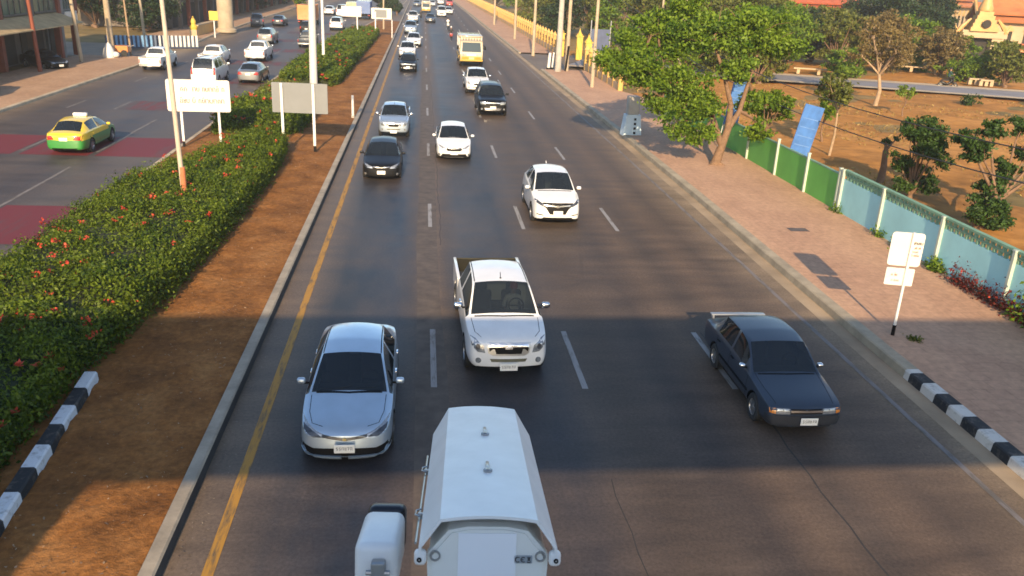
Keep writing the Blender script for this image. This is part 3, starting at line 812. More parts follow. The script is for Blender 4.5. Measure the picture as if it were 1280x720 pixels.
# --- older boxy sedan with rear wing --------------------------------
def old_sedan():
    c = Car(); L = 4.35; W = .83
    st = [
        (0.03, .68, .24, .44, .60, .64, .62, .56, .63),
        (0.07, .765, .21, .45, .645, .74, .665, .62, .68),
        (0.28, .815, .20, .47, .70, .785, .725, .66, .745),
        (0.75, .83, .19, .50, .765, .80, .79, .68, .81),
        (1.10, .83, .19, .51, .82, .80, .845, .745, .87),
        (1.20, .83, .19, .51, .83, .80, .868, .75, .897),
        (1.52, .83, .19, .51, .84, .80, 1.10, .69, 1.13),
        (1.82, .83, .19, .51, .85, .80, 1.315, .635, 1.35),
        (2.32, .83, .19, .51, .86, .80, 1.36, .62, 1.405),
        (2.40, .83, .19, .51, .86, .80, 1.362, .618, 1.407),
        (3.00, .83, .19, .51, .87, .80, 1.35, .60, 1.40),
        (3.28, .83, .19, .51, .875, .795, 1.31, .59, 1.365),
        (3.52, .825, .20, .52, .88, .785, 1.10, .64, 1.14),
        (3.72, .82, .21, .52, .88, .775, .92, .64, .95),
        (4.12, .80, .22, .53, .87, .755, .90, .64, .93),
        (4.28, .77, .25, .53, .84, .73, .87, .62, .895),
        (4.33, .70, .30, .53, .78, .66, .81, .56, .83)]
    cab = dict(ws=(5, 7), side=[(6, 8), (9, 11)], rw=(11, 13), belt=.13, cr4=.6, cr6=.5)
    deco, bvh, tr, b = standard_parts(c, st, cab, L, W, (.78, 3.30), .295, mirrors=(.80, 1.46, .88), bulge=(.05, .03), rake=.02, mirror_mat=chrome, mscale=.8)
    deco('headlight', [(.34, .53), (.62, .53), (.62, .645), (.34, .635)], 'front', lamp_glass, True)
    deco('indicator', [(.63, .535), (.74, .54), (.745, .64), (.63, .645)], 'front', lamp_amber, True)
    g = deco('grille', [(-.33, .535), (.33, .535), (.33, .635), (-.33, .635)], 'front', black_trim)
    deco('grille_bar', [(-.33, .57), (.33, .57), (.33, .615), (-.33, .615)], 'front', chrome, off=.016, parent=g[0])
    deco('bumper', [(-.78, .28), (-.60, .21), (.60, .21), (.78, .28), (.78, .50), (-.78, .50)], 'front', simple('bumper_black', (.018, .02, .026), .6), off=.02)
    pl = MB(); pl.bbox((.05, -.075, .40), (.36, .02, .16), .008); c.add('number_plate', tr(pl.mesh('number_plate', plate_white)))
    wing = MB(); wing.bbox((0, 4.20, 1.01), (1.36, .16, .03), .012)
    for s in (-1, 1): wing.bbox((s*.62, 4.20, .95), (.05, .13, .11), .012)
    c.add('rear_wing', tr(wing.mesh('rear_wing', paint('wing_sunlit_tint', (.20, .22, .25), .1, .5), 40)))  # navy body colour lightened: sunlight on the wing is put into the paint
    for s, side in ((1, 'right'), (-1, 'left')):
        deco('bonnet_gap', path_poly([(s*.60, .16), (s*.66, .7), (s*.68, 1.2)], .012), 'top', black_trim, off=.001, skirt=.004)
        for y in (2.2, 3.1): deco('door_handle', rounded(y, .78, .16, .03, .012), side, black_trim, off=.015, skirt=.02)
        for pts in ([(1.24, .26), (1.24, .82)], [(2.36, .26), (2.36, .85)], [(3.2, .45), (3.24, .86)]): deco('door_gap', path_poly(pts, .012), side, black_trim, off=.001, skirt=.004)
        deco('side_moulding', [(1.15, .48), (2.95, .48), (2.95, .53), (1.15, .53)], side, black_trim, off=.012)
    deco('bonnet_gap', path_poly([(-.62, 1.16), (0, 1.13), (.62, 1.16)], .04), 'top', black_trim, off=.003, skirt=.01)
    deco('tail_light', [(.40, .60), (.74, .60), (.74, .78), (.40, .78)], 'rear', lamp_red, True)
    return c
# --- crossover -----------------------------------------------------
def crossover():
    c = Car(); L = 4.3; W = .885
    st = [
        (0.03, .62, .24, .50, .74, .58, .80, .48, .83),
        (0.10, .76, .21, .52, .80, .72, .86, .60, .90),
        (0.32, .85, .20, .55, .87, .80, .93, .68, .97),
        (0.70, .88, .20, .60, .93, .84, .99, .72, 1.03),
        (1.00, .885, .20, .62, .98, .845, 1.03, .765, 1.08),
        (1.12, .885, .20, .62, .995, .845, 1.06, .77, 1.11),
        (1.48, .885, .20, .62, 1.02, .845, 1.33, .695, 1.385),
        (1.86, .885, .20, .62, 1.05, .845, 1.54, .62, 1.595),
        (2.40, .885, .20, .62, 1.07, .845, 1.585, .60, 1.645),
        (2.47, .885, .20, .62, 1.075, .845, 1.585, .599, 1.647),
        (2.95, .885, .20, .62, 1.11, .84, 1.565, .585, 1.635),
        (3.30, .885, .21, .63, 1.15, .83, 1.52, .57, 1.60),
        (3.62, .88, .22, .64, 1.13, .81, 1.44, .55, 1.52),
        (3.95, .865, .24, .66, 1.06, .79, 1.17, .62, 1.25),
        (4.16, .83, .26, .66, 1.00, .76, 1.07, .63, 1.12),
        (4.27, .74, .30, .66, .92, .68, .99, .58, 1.02)]
    cab = dict(ws=(5, 7), side=[(5, 8), (9, 11)], rw=(12, 14), belt=.12)
    deco, bvh, tr, b = standard_parts(c, st, cab, L, W, (.84, 3.44), .335, mirrors=(.87, 1.42, 1.05), lower_trim=True)
    deco('headlight', [(.36, .70), (.56, .74), (.76, .84), (.83, .92), (.70, .905), (.52, .83), (.36, .765)], 'front', lamp_dark, True)
    g = deco('grille', [(-.54, .86), (-.54, .76), (-.40, .66), (-.28, .46), (.28, .46), (.40, .66), (.54, .76), (.54, .86)], 'front', black_trim)
    deco('grille_bar', [(-.44, .80), (-.44, .765), (0, .725), (.44, .765), (.44, .80), (0, .765)], 'front', alloy, off=.018, parent=g[0])
    deco('emblem', rounded(0, .745, .11, .08, .02), 'front', chrome, off=.03, parent=g[0])
    deco('fog_slot', [(.50, .405), (.74, .44), (.74, .475), (.50, .44)], 'front', black_trim, True)
    deco('lower_grille', [(-.50, .35), (-.64, .24), (.64, .24), (.50, .35)], 'front', black_trim)
    pl = MB(); pl.bbox((0, -.10, .53), (.34, .02, .16), .008); c.add('number_plate', tr(pl.mesh('number_plate', plate_white)))
    an = MB(); an.prism([(3.50, 1.57), (3.62, 1.64), (3.64, 1.52)], -.012, .012, 'x'); c.add('antenna', tr(an.mesh('antenna', P_WHITE)))
    deco('bonnet_gap', path_poly([(-.62, 1.06), (0, 1.02), (.62, 1.06)], .05), 'top', black_trim, off=.003, skirt=.01)
    deco('tail_light', [(.42, .90), (.76, .84), (.78, 1.02), (.55, 1.02)], 'rear', lamp_red, True)
    for s, side in ((1, 'right'), (-1, 'left')):
        for y in (2.22,): deco('door_handle', rounded(y, .93, .17, .03, .012), side, P_WHITE, off=.02, skirt=.03)
        for pts in ([(1.30, .34), (1.30, 1.0)], [(2.43, .34), (2.45, 1.04)], [(3.2, .7), (3.25, 1.08)]): deco('door_gap', path_poly(pts, .012), side, black_trim, off=.001, skirt=.004)
    return c
# --- big upright sport utility car -----------------------------------
def big_suv():
    c = Car(); L = 4.75; W = .92
    st = [
        (0.03, .68, .34, .62, .86, .64, .90, .54, .92),
        (0.09, .81, .30, .63, .93, .76, .98, .64, 1.01),
        (0.34, .89, .28, .66, 1.00, .84, 1.05, .72, 1.08),
        (0.85, .915, .28, .70, 1.05, .87, 1.10, .75, 1.14),
        (1.20, .92, .28, .72, 1.09, .875, 1.13, .79, 1.17),
        (1.32, .92, .28, .72, 1.10, .875, 1.16, .80, 1.20),
        (1.66, .92, .28, .72, 1.11, .875, 1.43, .73, 1.48),
        (1.98, .92, .28, .72, 1.12, .875, 1.66, .63, 1.72),
        (2.50, .92, .28, .72, 1.13, .875, 1.71, .62, 1.78),
        (2.58, .92, .28, .72, 1.13, .875, 1.71, .62, 1.78),
        (3.40, .92, .28, .72, 1.14, .87, 1.70, .61, 1.77),
        (3.48, .92, .28, .72, 1.14, .87, 1.70, .61, 1.77),
        (4.28, .915, .30, .72, 1.14, .865, 1.67, .60, 1.74),
        (4.55, .90, .31, .72, 1.12, .85, 1.42, .65, 1.48),
        (4.68, .87, .33, .72, 1.08, .82, 1.14, .69, 1.18),
        (4.73, .80, .38, .72, 1.00, .75, 1.06, .64, 1.09)]
    cab = dict(ws=(5, 7), side=[(6, 8), (9, 10), (11, 12)], rw=(12, 14), belt=.12, cr4=.5)
    deco, bvh, tr, b = standard_parts(c, st, cab, L, W, (.93, 3.72), .37, mirrors=(.90, 1.62, 1.17), mscale=1.1, lower_trim=True)
    deco('headlight', [(.44, .76), (.74, .78), (.80, .93), (.60, .94), (.44, .90)], 'front', lamp_glass, True)
    g = deco('grille', [(-.40, .72), (.40, .72), (.42, .91), (-.42, .91)], 'front', black_trim)
    deco('grille_bar', [(-.40, .84), (.40, .84), (.40, .89), (-.40, .89)], 'front', chrome, off=.018, parent=g[0])
    deco('bumper_grille', [(-.45, .42), (.45, .42), (.52, .56), (-.52, .56)], 'front', chrome)
    deco('fog_lamp', ellipse(.68, .50, .06, .06), 'front', lamp_glass, True)
    pl = MB(); pl.bbox((0, -.10, .60), (.36, .02, .16), .008); c.add('number_plate', tr(pl.mesh('number_plate', plate_white)))
    pr = MB(); pr.bbox((0, 4.78, .80), (.36, .02, .16), .008); c.add('number_plate', tr(pr.mesh('number_plate', plate_white)))
    deco('bonnet_gap', path_poly([(-.64, 1.26), (0, 1.24), (.64, 1.26)], .05), 'top', black_trim, off=.003, skirt=.01)
    deco('tail_light', [(.68, .80), (.82, .80), (.82, 1.10), (.70, 1.10)], 'rear', lamp_red, True)
    rr = MB()
    for s in (-1, 1): rr.tube([(s*.58, 2.1, 1.76), (s*.57, 2.2, 1.82), (s*.57, 4.0, 1.80), (s*.57, 4.1, 1.74)], .018, 6)
    c.add('roof_rail', tr(rr.mesh('roof_rail', galv, 40)))
    return c
# --- pickup: cab and open cargo bed ------------------------------------
def pickup(extended=True, canopy=False):
    c = Car(); L = 5.3; W = .90
    st = [
        (0.03, .70, .36, .60, .84, .66, .87, .56, .89),
        (0.09, .81, .31, .62, .92, .77, .955, .64, .98),
        (0.34, .88, .30, .66, .98, .83, 1.025, .70, 1.05),
        (0.72, .90, .30, .70, 1.04, .855, 1.085, .745, 1.115),
        (0.98, .90, .30, .72, 1.08, .86, 1.12, .78, 1.16),
        (1.06, .90, .30, .72, 1.09, .86, 1.145, .785, 1.19),
        (1.42, .90, .30, .72, 1.10, .86, 1.40, .715, 1.45),
        (1.80, .90, .30, .72, 1.11, .86, 1.63, .64, 1.685),
        (2.52, .90, .30, .72, 1.12, .86, 1.67, .625, 1.735),
        (2.60, .90, .30, .72, 1.12, .86, 1.67, .625, 1.735),
        (3.32, .90, .30, .72, 1.12, .86, 1.63, .60, 1.70),
        (3.40, .89, .31, .72, 1.12, .855, 1.58, .60, 1.65),
        (3.51, .88, .33, .72, 1.10, .845, 1.20, .66, 1.24),
        (3.54, .86, .36, .72, 1.08, .82, 1.14, .66, 1.17)]
    cab = dict(ws=(5, 7), side=[(5, 8), (9, 10)], rw=(11, 12), belt=.11, cr4=.6, cr6=.55)
    deco, bvh, tr, b = standard_parts(c, st, cab, L, W, (.90,), .36, mirrors=(.89, 1.46, 1.16), mirror_mat=chrome, mscale=1.15, bulge=(.07, .01))
    h = deco('headlight', [(.50, .70), (.66, .72), (.78, .84), (.80, .98), (.70, .97), (.54, .86)], 'front', lamp_glass, True)
    for k, s in zip(h, (1, -1)): c.add('lamp_unit', tr(patch(bvh, [(s*a_, z) for a_, z in ellipse(.655, .83, .05, .06)], 'front', 'lamp_unit', lamp_dark, off=.014, skirt=.02)), k)
    deco('bumper_gap', [(-.74, .355), (.74, .355), (.76, .385), (-.76, .385)], 'front', black_trim, off=.004)
    g = deco('grille', [(-.47, .92), (-.44, .70), (-.34, .64), (.34, .64), (.44, .70), (.47, .92)], 'front', alloy)
    deco('grille_bar', [(-.43, .885), (-.42, .835), (.42, .835), (.43, .885)], 'front', chrome, off=.02, parent=g[0])
    deco('grille_mesh', [(-.30, .79), (-.27, .685), (.27, .685), (.30, .79), (.10, .80), (-.10, .80)], 'front', black_trim, off=.014, parent=g[0])
    deco('grille_mesh', [(-.43, .84), (-.41, .73), (-.34, .79), (.34, .79), (.41, .73), (.43, .84)], 'front', black_trim, off=.011, parent=g[0])
    deco('emblem', rounded(0, .815, .16, .04, .01), 'front', chrome, off=.03, parent=g[0])
    deco('bumper_grille', [(-.36, .50), (.36, .50), (.40, .57), (-.40, .57)], 'front', simple('bumper_olive', (.10, .095, .06), .5), off=.004)
    deco('fog_lamp', ellipse(.64, .53, .062, .062), 'front', lamp_glass, True, off=.012)
    pl = MB(); pl.bbox((0, -.10, .42), (.38, .02, .17), .008); c.add('number_plate', tr(pl.mesh('number_plate', plate_white)))
    an = MB(); an.tube([(0, 1.95, 1.69), (0, 2.02, 1.81)], .008, 5); an.sphere((0, 1.95, 1.695), .025, 1); c.add('antenna', tr(an.mesh('antenna', black_trim)))
    deco('bonnet_gap', path_poly([(-.66, 1.0), (0, .96), (.66, 1.0)], .04), 'top', black_trim, off=.003, skirt=.01)
    for s, side in ((1, 'right'), (-1, 'left')):
        deco('bonnet_gap', path_poly([(s*.58, .2), (s*.70, .4), (s*.74, .95)], .012), 'top', black_trim, off=.001, skirt=.004)
        deco('roof_channel', path_poly([(s*.60, 1.86), (s*.59, 2.5), (s*.575, 3.28)], .022), 'top', black_trim, off=.002, skirt=.004)
        deco('door_handle', rounded(2.38, .98, .18, .035, .012), side, chrome, off=.022, skirt=.03)
        for pts in ([(1.46, .36), (1.46, 1.06)], [(2.56, .36), (2.56, 1.08)]): deco('door_gap', path_poly(pts, .012), side, black_trim, off=.001, skirt=.004)
    # cargo bed: floor, side walls, bulkhead with arches cut from the side panels
    bed = MB()
    wr = .36; ya = 4.27; bed_o = .25
    arch = [(ya+.43*math.cos(q), wr+.43*math.sin(q)) for q in np.linspace(math.pi-.1, .1, 12)]
    side = [(3.58, .42), (ya-.43, .42)] + arch + [(ya+.43, .42), (5.25, .48), (5.25, 1.06), (3.58, 1.08)]
    for s in (-1, 1):
        bed.prism(side, s*.86, s*.80, 'x', 0)
        bed.bbox((s*.83, 4.415, 1.085), (.08, 1.68, .04), .018, 0)
        bed.bbox((s*.70, 4.27, .78), (.26, .95, .22), .06, 1)
    bed.box((0, 5.21, .84), (1.64, .04, .46), mi=1)
    bed.box((0, 4.415, .64), (1.66, 1.66, .05), mi=1); bed.box((0, 3.605, .86), (1.66, .05, .46), mi=0)
    c.add('cargo_bed', tr(bed.mesh('cargo_bed', [P_WHITE, simple('bed_liner', (.022, .022, .018), .85, var=.3)], 40)))
    tg = MB(); tg.bbox((0, 5.26, .80), (1.64, .05, .50), .015); tg.bbox((0, 5.215, .825), (1.62, .05, .53), .012, 1)
    t = c.add('tailgate', tr(tg.mesh('tailgate', [P_WHITE, simple('tailgate_inner', (.030, .027, .014), .85, var=.5)], 40)))
    hd = MB(); hd.bbox((0, 5.295, .93), (.22, .03, .07), .01); c.add('handle', tr(hd.mesh('handle', chrome)), t)
    for s in (-1, 1):
        tl = MB(); tl.bbox((s*.80, 5.29, .78), (.07, .04, .30), .012); c.add('tail_light', tr(tl.mesh('tail_light', lamp_red, 40)))
    rb = MB(); rb.bbox((0, 5.35, .46), (1.66, .14, .15), .03); c.add('rear_bumper', tr(rb.mesh('rear_bumper', galv, 40)))
    pr = MB(); pr.bbox((0, 5.44, .47), (.36, .02, .15), .006); c.add('number_plate', tr(pr.mesh('number_plate', plate_white)))
    wm, rm = wheel_meshes(wr, .23, 6)
    for s in (1, -1):
        w = c.add('wheel', wm, None, (s*.76, ya-L/2, wr), (0, 0, 0 if s > 0 else math.pi)); c.add('rim', rm, w)
    ch = MB(); ch.box((0, 4.3, .46), (.9, 1.8, .16)); c.add('chassis', tr(ch.mesh('chassis', black_trim)))
    return c
# --- van --------------------------------------------------------------
def van():
    c = Car(); L = 4.8; W = .90
    st = [
        (0.03, .66, .30, .56, .86, .62, .92, .54, .95),
        (0.10, .80, .27, .58, .93, .76, 1.01, .64, 1.05),
        (0.40, .88, .26, .62, 1.03, .84, 1.12, .72, 1.17),
        (0.62, .90, .26, .66, 1.09, .865, 1.20, .75, 1.25),
        (1.05, .90, .26, .68, 1.12, .87, 1.52, .71, 1.58),
        (1.45, .90, .26, .68, 1.14, .875, 1.80, .67, 1.86),
        (2.10, .90, .26, .68, 1.15, .875, 1.86, .66, 1.93),
        (2.18, .90, .26, .68, 1.15, .875, 1.86, .66, 1.93),
        (3.20, .90, .26, .68, 1.15, .875, 1.86, .66, 1.93),
        (3.28, .90, .26, .68, 1.15, .875, 1.86, .66, 1.93),
        (4.40, .90, .27, .68, 1.15, .87, 1.84, .65, 1.91),
        (4.66, .89, .28, .68, 1.14, .86, 1.55, .70, 1.60),
        (4.75, .87, .30, .68, 1.10, .84, 1.18, .73, 1.22),
        (4.78, .80, .36, .68, 1.02, .76, 1.08, .68, 1.10)]
    cab = dict(ws=(3, 5), side=[(3, 6), (7, 8), (9, 10)], rw=(10, 12), belt=.12)
    deco, bvh, tr, b = standard_parts(c, st, cab, L, W, (.95, 3.75), .34, mirrors=(.89, 1.05, 1.2), mscale=1.1)
    deco('headlight', [(.46, .74), (.72, .78), (.80, .94), (.58, .90)], 'front', lamp_glass, True)
    deco('grille', [(-.40, .52), (.40, .52), (.44, .72), (-.44, .72)], 'front', black_trim)
    deco('tail_light', [(.70, .80), (.83, .80), (.83, 1.30), (.72, 1.30)], 'rear', lamp_red, True)
    pr = MB(); pr.bbox((0, 4.83, .74), (.38, .02, .16), .006); c.add('number_plate', tr(pr.mesh('number_plate', plate_white)))
    pl = MB(); pl.bbox((0, -.10, .45), (.36, .02, .16), .008); c.add('number_plate', tr(pl.mesh('number_plate', plate_white)))
    return c
# --- boxy passenger truck (songthaew): cab with a roofed passenger bay -----------
def songthaew():
    c = Car(); L = 6.2
    cab = MB()
    prof = [(0.06, .55), (0.0, .80), (.02, 1.15), (.34, 2.0), (.55, 2.12), (1.75, 2.14), (1.75, .55)]
    cab.prism(prof, -.93, .93, 'x', 0)
    bm = bmesh.new(); me = cab.mesh('cab', [P_WHITE]); bm.from_mesh(me)
    bmesh.ops.bevel(bm, geom=[e for e in bm.edges if e.calc_face_angle(0) > .3], offset=.05, segments=2, affect='EDGES'); bm.to_mesh(me); bm.free()
    me.polygons.foreach_set('use_smooth', [True]*len(me.polygons)); me.set_sharp_from_angle(angle=R(35))
    tr = lambda m: (m.transform(Matrix.Translation((0, -L/2, 0))), m)[1]
    b = c.add('cab', tr(me))
    bm = bmesh.new(); bm.from_mesh(me); bm.transform(Matrix.Translation((0, L/2, 0))); bvh = BVHTree.FromBMesh(bm); bm.free()
    def deco(name, poly, dirn, mat, both=False, **kw):
        c.add(name, tr(patch(bvh, poly, dirn, name, mat, **kw)), b)
        if both: c.add(name, tr(patch(bvh, poly, dirn, name, mat, mirror=True, **kw)), b)
    deco('windscreen', [(-.80, 1.22), (.80, 1.22), (.74, 1.95), (-.74, 1.95)], 'front', glassmat('glass_pale', .1, (.05, .07, .08)))
    deco('side_window', [(.35, 1.25), (1.55, 1.25), (1.5, 1.92), (.55, 1.92)], 'right', glass_dark); deco('side_window', [(.35, 1.25), (1.55, 1.25), (1.5, 1.92), (.55, 1.92)], 'left', glass_dark)
    deco('front_band', [(-.90, .62), (.90, .62), (.90, .86), (-.90, .86)], 'front', BAND_Y)
    deco('headlight', ellipse(.66, .99, .13, .10), 'front', lamp_glass, True); deco('grille', rounded(0, .99, .80, .16), 'front', galv)
    pl = MB(); pl.bbox((0, -.05, .72), (.44, .03, .2), .01); c.add('number_plate', tr(pl.mesh('number_plate', simple('plate_orange', (.75, .42, .2), .5))))
    bp = MB(); bp.bbox((0, -.08, .56), (1.9, .14, .16), .04); c.add('bumper', tr(bp.mesh('bumper', BAND_Y, 40)))
    bay = MB(); bay.box((0, 3.95, .95), (1.95, 4.3, .9), mi=0); bay.box((0, 3.95, .70), (1.99, 4.32, .22), mi=2); bay.bbox((0, 3.85, 2.35), (2.0, 4.6, .10), .04, 0)
    for y in (1.9, 3.2, 4.6, 6.0):
        for s in (-1, 1): bay.box((s*.95, y, 1.85), (.06, .07, .95), mi=1)
    for s in (-1, 1): bay.box((s*.95, 3.95, 1.70), (.04, 4.2, .05), mi=1)
    bay.box((0, 1.9, 1.6), (1.9, .05, 1.4), mi=0)
    c.add('passenger_bay', tr(bay.mesh('passenger_bay', [P_WHITE, galv, BAND_Y], 40)))
    rack = MB()
    for s in (-1, 1): rack.tube([(s*.85, .7, 2.20), (s*.85, .7, 2.42), (s*.85, 5.9, 2.62)], .02, 6)
    for k in range(8): rack.tube([(-.8+k*.23, .45, 2.12), (-.8+k*.23, .45, 2.34)], .03, 6)
    rack.tube([(-.85, .45, 2.32), (.85, .45, 2.32)], .02, 6)
    c.add('roof_rack', tr(rack.mesh('roof_rack', simple('rack_paint', (.7, .62, .5), .5))))
    wm, rm = wheel_meshes(.40, .24, 6, galv)
    for y in (.95, 4.9):
        for s in (1, -1):
            w = c.add('wheel', wm, None, (s*.86, y-L/2, .40), (0, 0, 0 if s > 0 else math.pi)); c.add('rim', rm, w)
    for s in (-1, 1):
        m2 = MB(); m2.bbox((s*1.12, .25, 1.55), (.16, .08, .30), .03); m2.tube([(s*.9, .35, 1.75), (s*1.12, .25, 1.72)], .015, 5); c.add('mirror', tr(m2.mesh('mirror', black_trim, 40)))
    ch = MB(); ch.box((0, 3.2, .48), (1.0, 5.6, .18)); c.add('chassis', tr(ch.mesh('chassis', black_trim)))
    return c
# --- cargo truck / coach seen from behind far away -------------------------------
def cargo_truck():
    c = Car(); L = 7.5; tr = lambda m: (m.transform(Matrix.Translation((0, -L/2, 0))), m)[1]
    cab = MB(); cab.prism([(0, .7), (0, 1.2), (.25, 2.3), (.5, 2.45), (1.7, 2.45), (1.7, .7)], -1.05, 1.05, 'x'); c.add('cab', tr(cab.mesh('cab', P_SILVER)))
    g = MB(); g.box((0, .10, 1.72), (1.8, .30, .7), rx=-.22); c.add('windscreen', tr(g.mesh('windscreen', glass_dark)))
    bx = MB(); bx.bbox((0, 4.7, 1.98), (2.3, 5.5, 2.05), .04)
    for k in range(9): bx.box((0, 2.2+.62*k, 2.0), (2.36, .08, 2.0))
    bx.box((0, 7.45, 2.0), (.07, .06, 1.9)); bx.box((0, 7.45, 1.5), (2.2, .06, .08)); bx.box((0, 7.45, 2.5), (2.2, .06, .08))
    c.add('cargo_box', tr(bx.mesh('cargo_box', P_WHITE)))
    ch = MB(); ch.box((0, 4.2, .78), (1.0, 6.6, .25)); ch.box((0, 7.4, .62), (2.2, .12, .18)); c.add('chassis', tr(ch.mesh('chassis', black_trim)))
    for s in (-1, 1):
        t = MB(); t.bbox((s*.95, 7.49, .72), (.3, .05, .14), .02); c.add('tail_light', tr(t.mesh('tail_light', lamp_red)))
    wm, rm = wheel_meshes(.47, .30, 6, galv)
    for y in (.95, 5.6):
        for s in (1, -1):
            w = c.add('wheel', wm, None, (s*.92, y-L/2, .47), (0, 0, 0 if s > 0 else math.pi)); c.add('rim', rm, w)
    return c
# --- motorcycle and seated rider -------------------------------------------------
def motorcycle():
    c = Car()
    t = MB(); t.lathe([(.21, -.045), (.27, -.05), (.30, -.02), (.30, .02), (.27, .05), (.21, .045)], 22, 'x'); wm = t.mesh('wheel', rubber, 40)
    r = MB(); r.lathe([(.215, -.03), (.215, .03), (.19, .03), (.19, -.03)], 18, 'x')
    for k in range(5): a = k*2*math.pi/5; r.box((0, math.cos(a)*.1, math.sin(a)*.1), (.03, .2, .03), rx=a)
    rm = r.mesh('rim', alloy, 40)
    for y in (-.62, .60):
        w = c.add('wheel', wm, None, (0, y, .30)); c.add('rim', rm, w)
    b = MB(); b.tube([(0, -.36, .92), (0, -.25, .66), (0, .0, .42), (0, .30, .50), (0, .72, .70)], [.07, .13, .12, .15, .06], 10)
    b.bbox((0, -.40, .72), (.34, .12, .44), .05); b.bbox((0, -.62, .62), (.14, .34, .05), .02); c.add('body', b.mesh('body', P_WHITE, 45))
    f = MB()
    for s in (-1, 1): f.tube([(s*.07, -.42, .80), (s*.07, -.62, .30)], .022, 6); f.tube([(s*.09, .25, .4), (s*.09, .60, .30)], .02, 6)
    f.tube([(-.34, -.24, 1.02), (-.12, -.38, .98), (.12, -.38, .98), (.34, -.24, 1.02)], .018, 6); f.tube([(.16, .1, .3), (.16, .75, .42)], .045, 8)
    c.add('frame', f.mesh('frame', black_trim, 45))
    s_ = MB(); s_.bbox((0, .28, .78), (.26, .72, .10), .04); c.add('seat', s_.mesh('seat', seat_cloth, 45))
    h = MB(); h.sphere((0, -.46, .86), .09, 2, sc=(1, .6, 1)); c.add('headlight', h.mesh('headlight', lamp_glass, 60))
    for s in (-1, 1):
        m2 = MB(); m2.tube([(s*.22, -.32, 1.0), (s*.28, -.34, 1.18)], .008, 5); m2.bbox((s*.30, -.34, 1.2), (.11, .02, .08), .008); c.add('mirror', m2.mesh('mirror', black_trim))
    return c
# ------------------------------------------------------------------ vegetation
def leaf_mesh(name, P, size, mat, out=None, bias=.6, ratio=.5):
    n = len(P); g = nrg
    d = g.normal(size=(n, 3))
    if out is not None: d = d/np.linalg.norm(d, axis=1, keepdims=True)*(1-bias) + out*bias
    d /= np.linalg.norm(d, axis=1, keepdims=True)+1e-9
    a = np.cross(d, g.normal(size=(n, 3))); a /= np.linalg.norm(a, axis=1, keepdims=True)+1e-9
    b = np.cross(d, a)
    s = size*(.6+.8*g.random((n, 1)))
    a = a*s; b = b*s*ratio
    droop = -d*s*.18
    V = np.stack([P-a*.5, P+b*.5+droop*.0, P+a*.5+droop, P-b*.5], 1).reshape(-1, 3)
    me = bpy.data.meshes.new(name); me.vertices.add(4*n); me.vertices.foreach_set('co', V.astype(np.float32).ravel())
    me.loops.add(4*n); me.loops.foreach_set('vertex_index', np.arange(4*n, dtype=np.int32))
    me.polygons.add(n); me.polygons.foreach_set('loop_start', np.arange(0, 4*n, 4, dtype=np.int32))
    me.update(calc_edges=True); me.materials.append(mat)
    return me
LF_TREE = leafmat('leaf_tree', (.014, .048, .005), (.065, .145, .010), (.20, .29, .02), .42)
LF_HEDGE = leafmat('leaf_hedge', (.010, .028, .003), (.046, .092, .006), (.15, .20, .014), .35)
LF_OLIVE = leafmat('leaf_olive', (.030, .048, .008), (.085, .11, .016), (.17, .18, .03), .30)
LF_DARK = leafmat('leaf_dark', (.006, .016, .006), (.013, .032, .010), (.028, .055, .014), .2)
LF_DRY = leafmat('leaf_dry', (.075, .055, .018), (.14, .10, .032), (.21, .155, .055), .25)
LF_SHRUB = leafmat('leaf_shrub', (.010, .026, .006), (.022, .055, .010), (.05, .10, .016), .25)
LF_PALE = leafmat('leaf_pale', (.05, .09, .01), (.12, .20, .02), (.22, .30, .04), .35)
PETAL = leafmat('petal_red', (.35, .02, .015), (.55, .05, .03), (.65, .12, .06), .3)
LF_RED = leafmat('leaf_red', (.035, .010, .006), (.09, .014, .010), (.18, .022, .015), .3)
twig = simple('twig', (.018, .026, .006), .9, var=.4, nscale=5, world=True)
def flower_mesh(r):
    mb = MB(); vs = [(0, 0, 0)]; fs = []
    for k in range(11):
        a = 2.4*k; t = rnd.uniform(.1, 1.0); l = r*rnd.uniform(.7, 1.2); c, s_ = math.cos(a), math.sin(a); ct, st = math.cos(t), math.sin(t); n_ = len(vs)
        vs += [(c*l*.5*ct-s_*r*.28, s_*l*.5*ct+c*r*.28, l*.5*st), (c*l*ct, s_*l*ct, l*st), (c*l*.5*ct+s_*r*.28, s_*l*.5*ct-c*r*.28, l*.5*st)]; fs.append((0, n_, n_+1, n_+2))
    return mb.add(vs, fs).mesh('flower', PETAL)
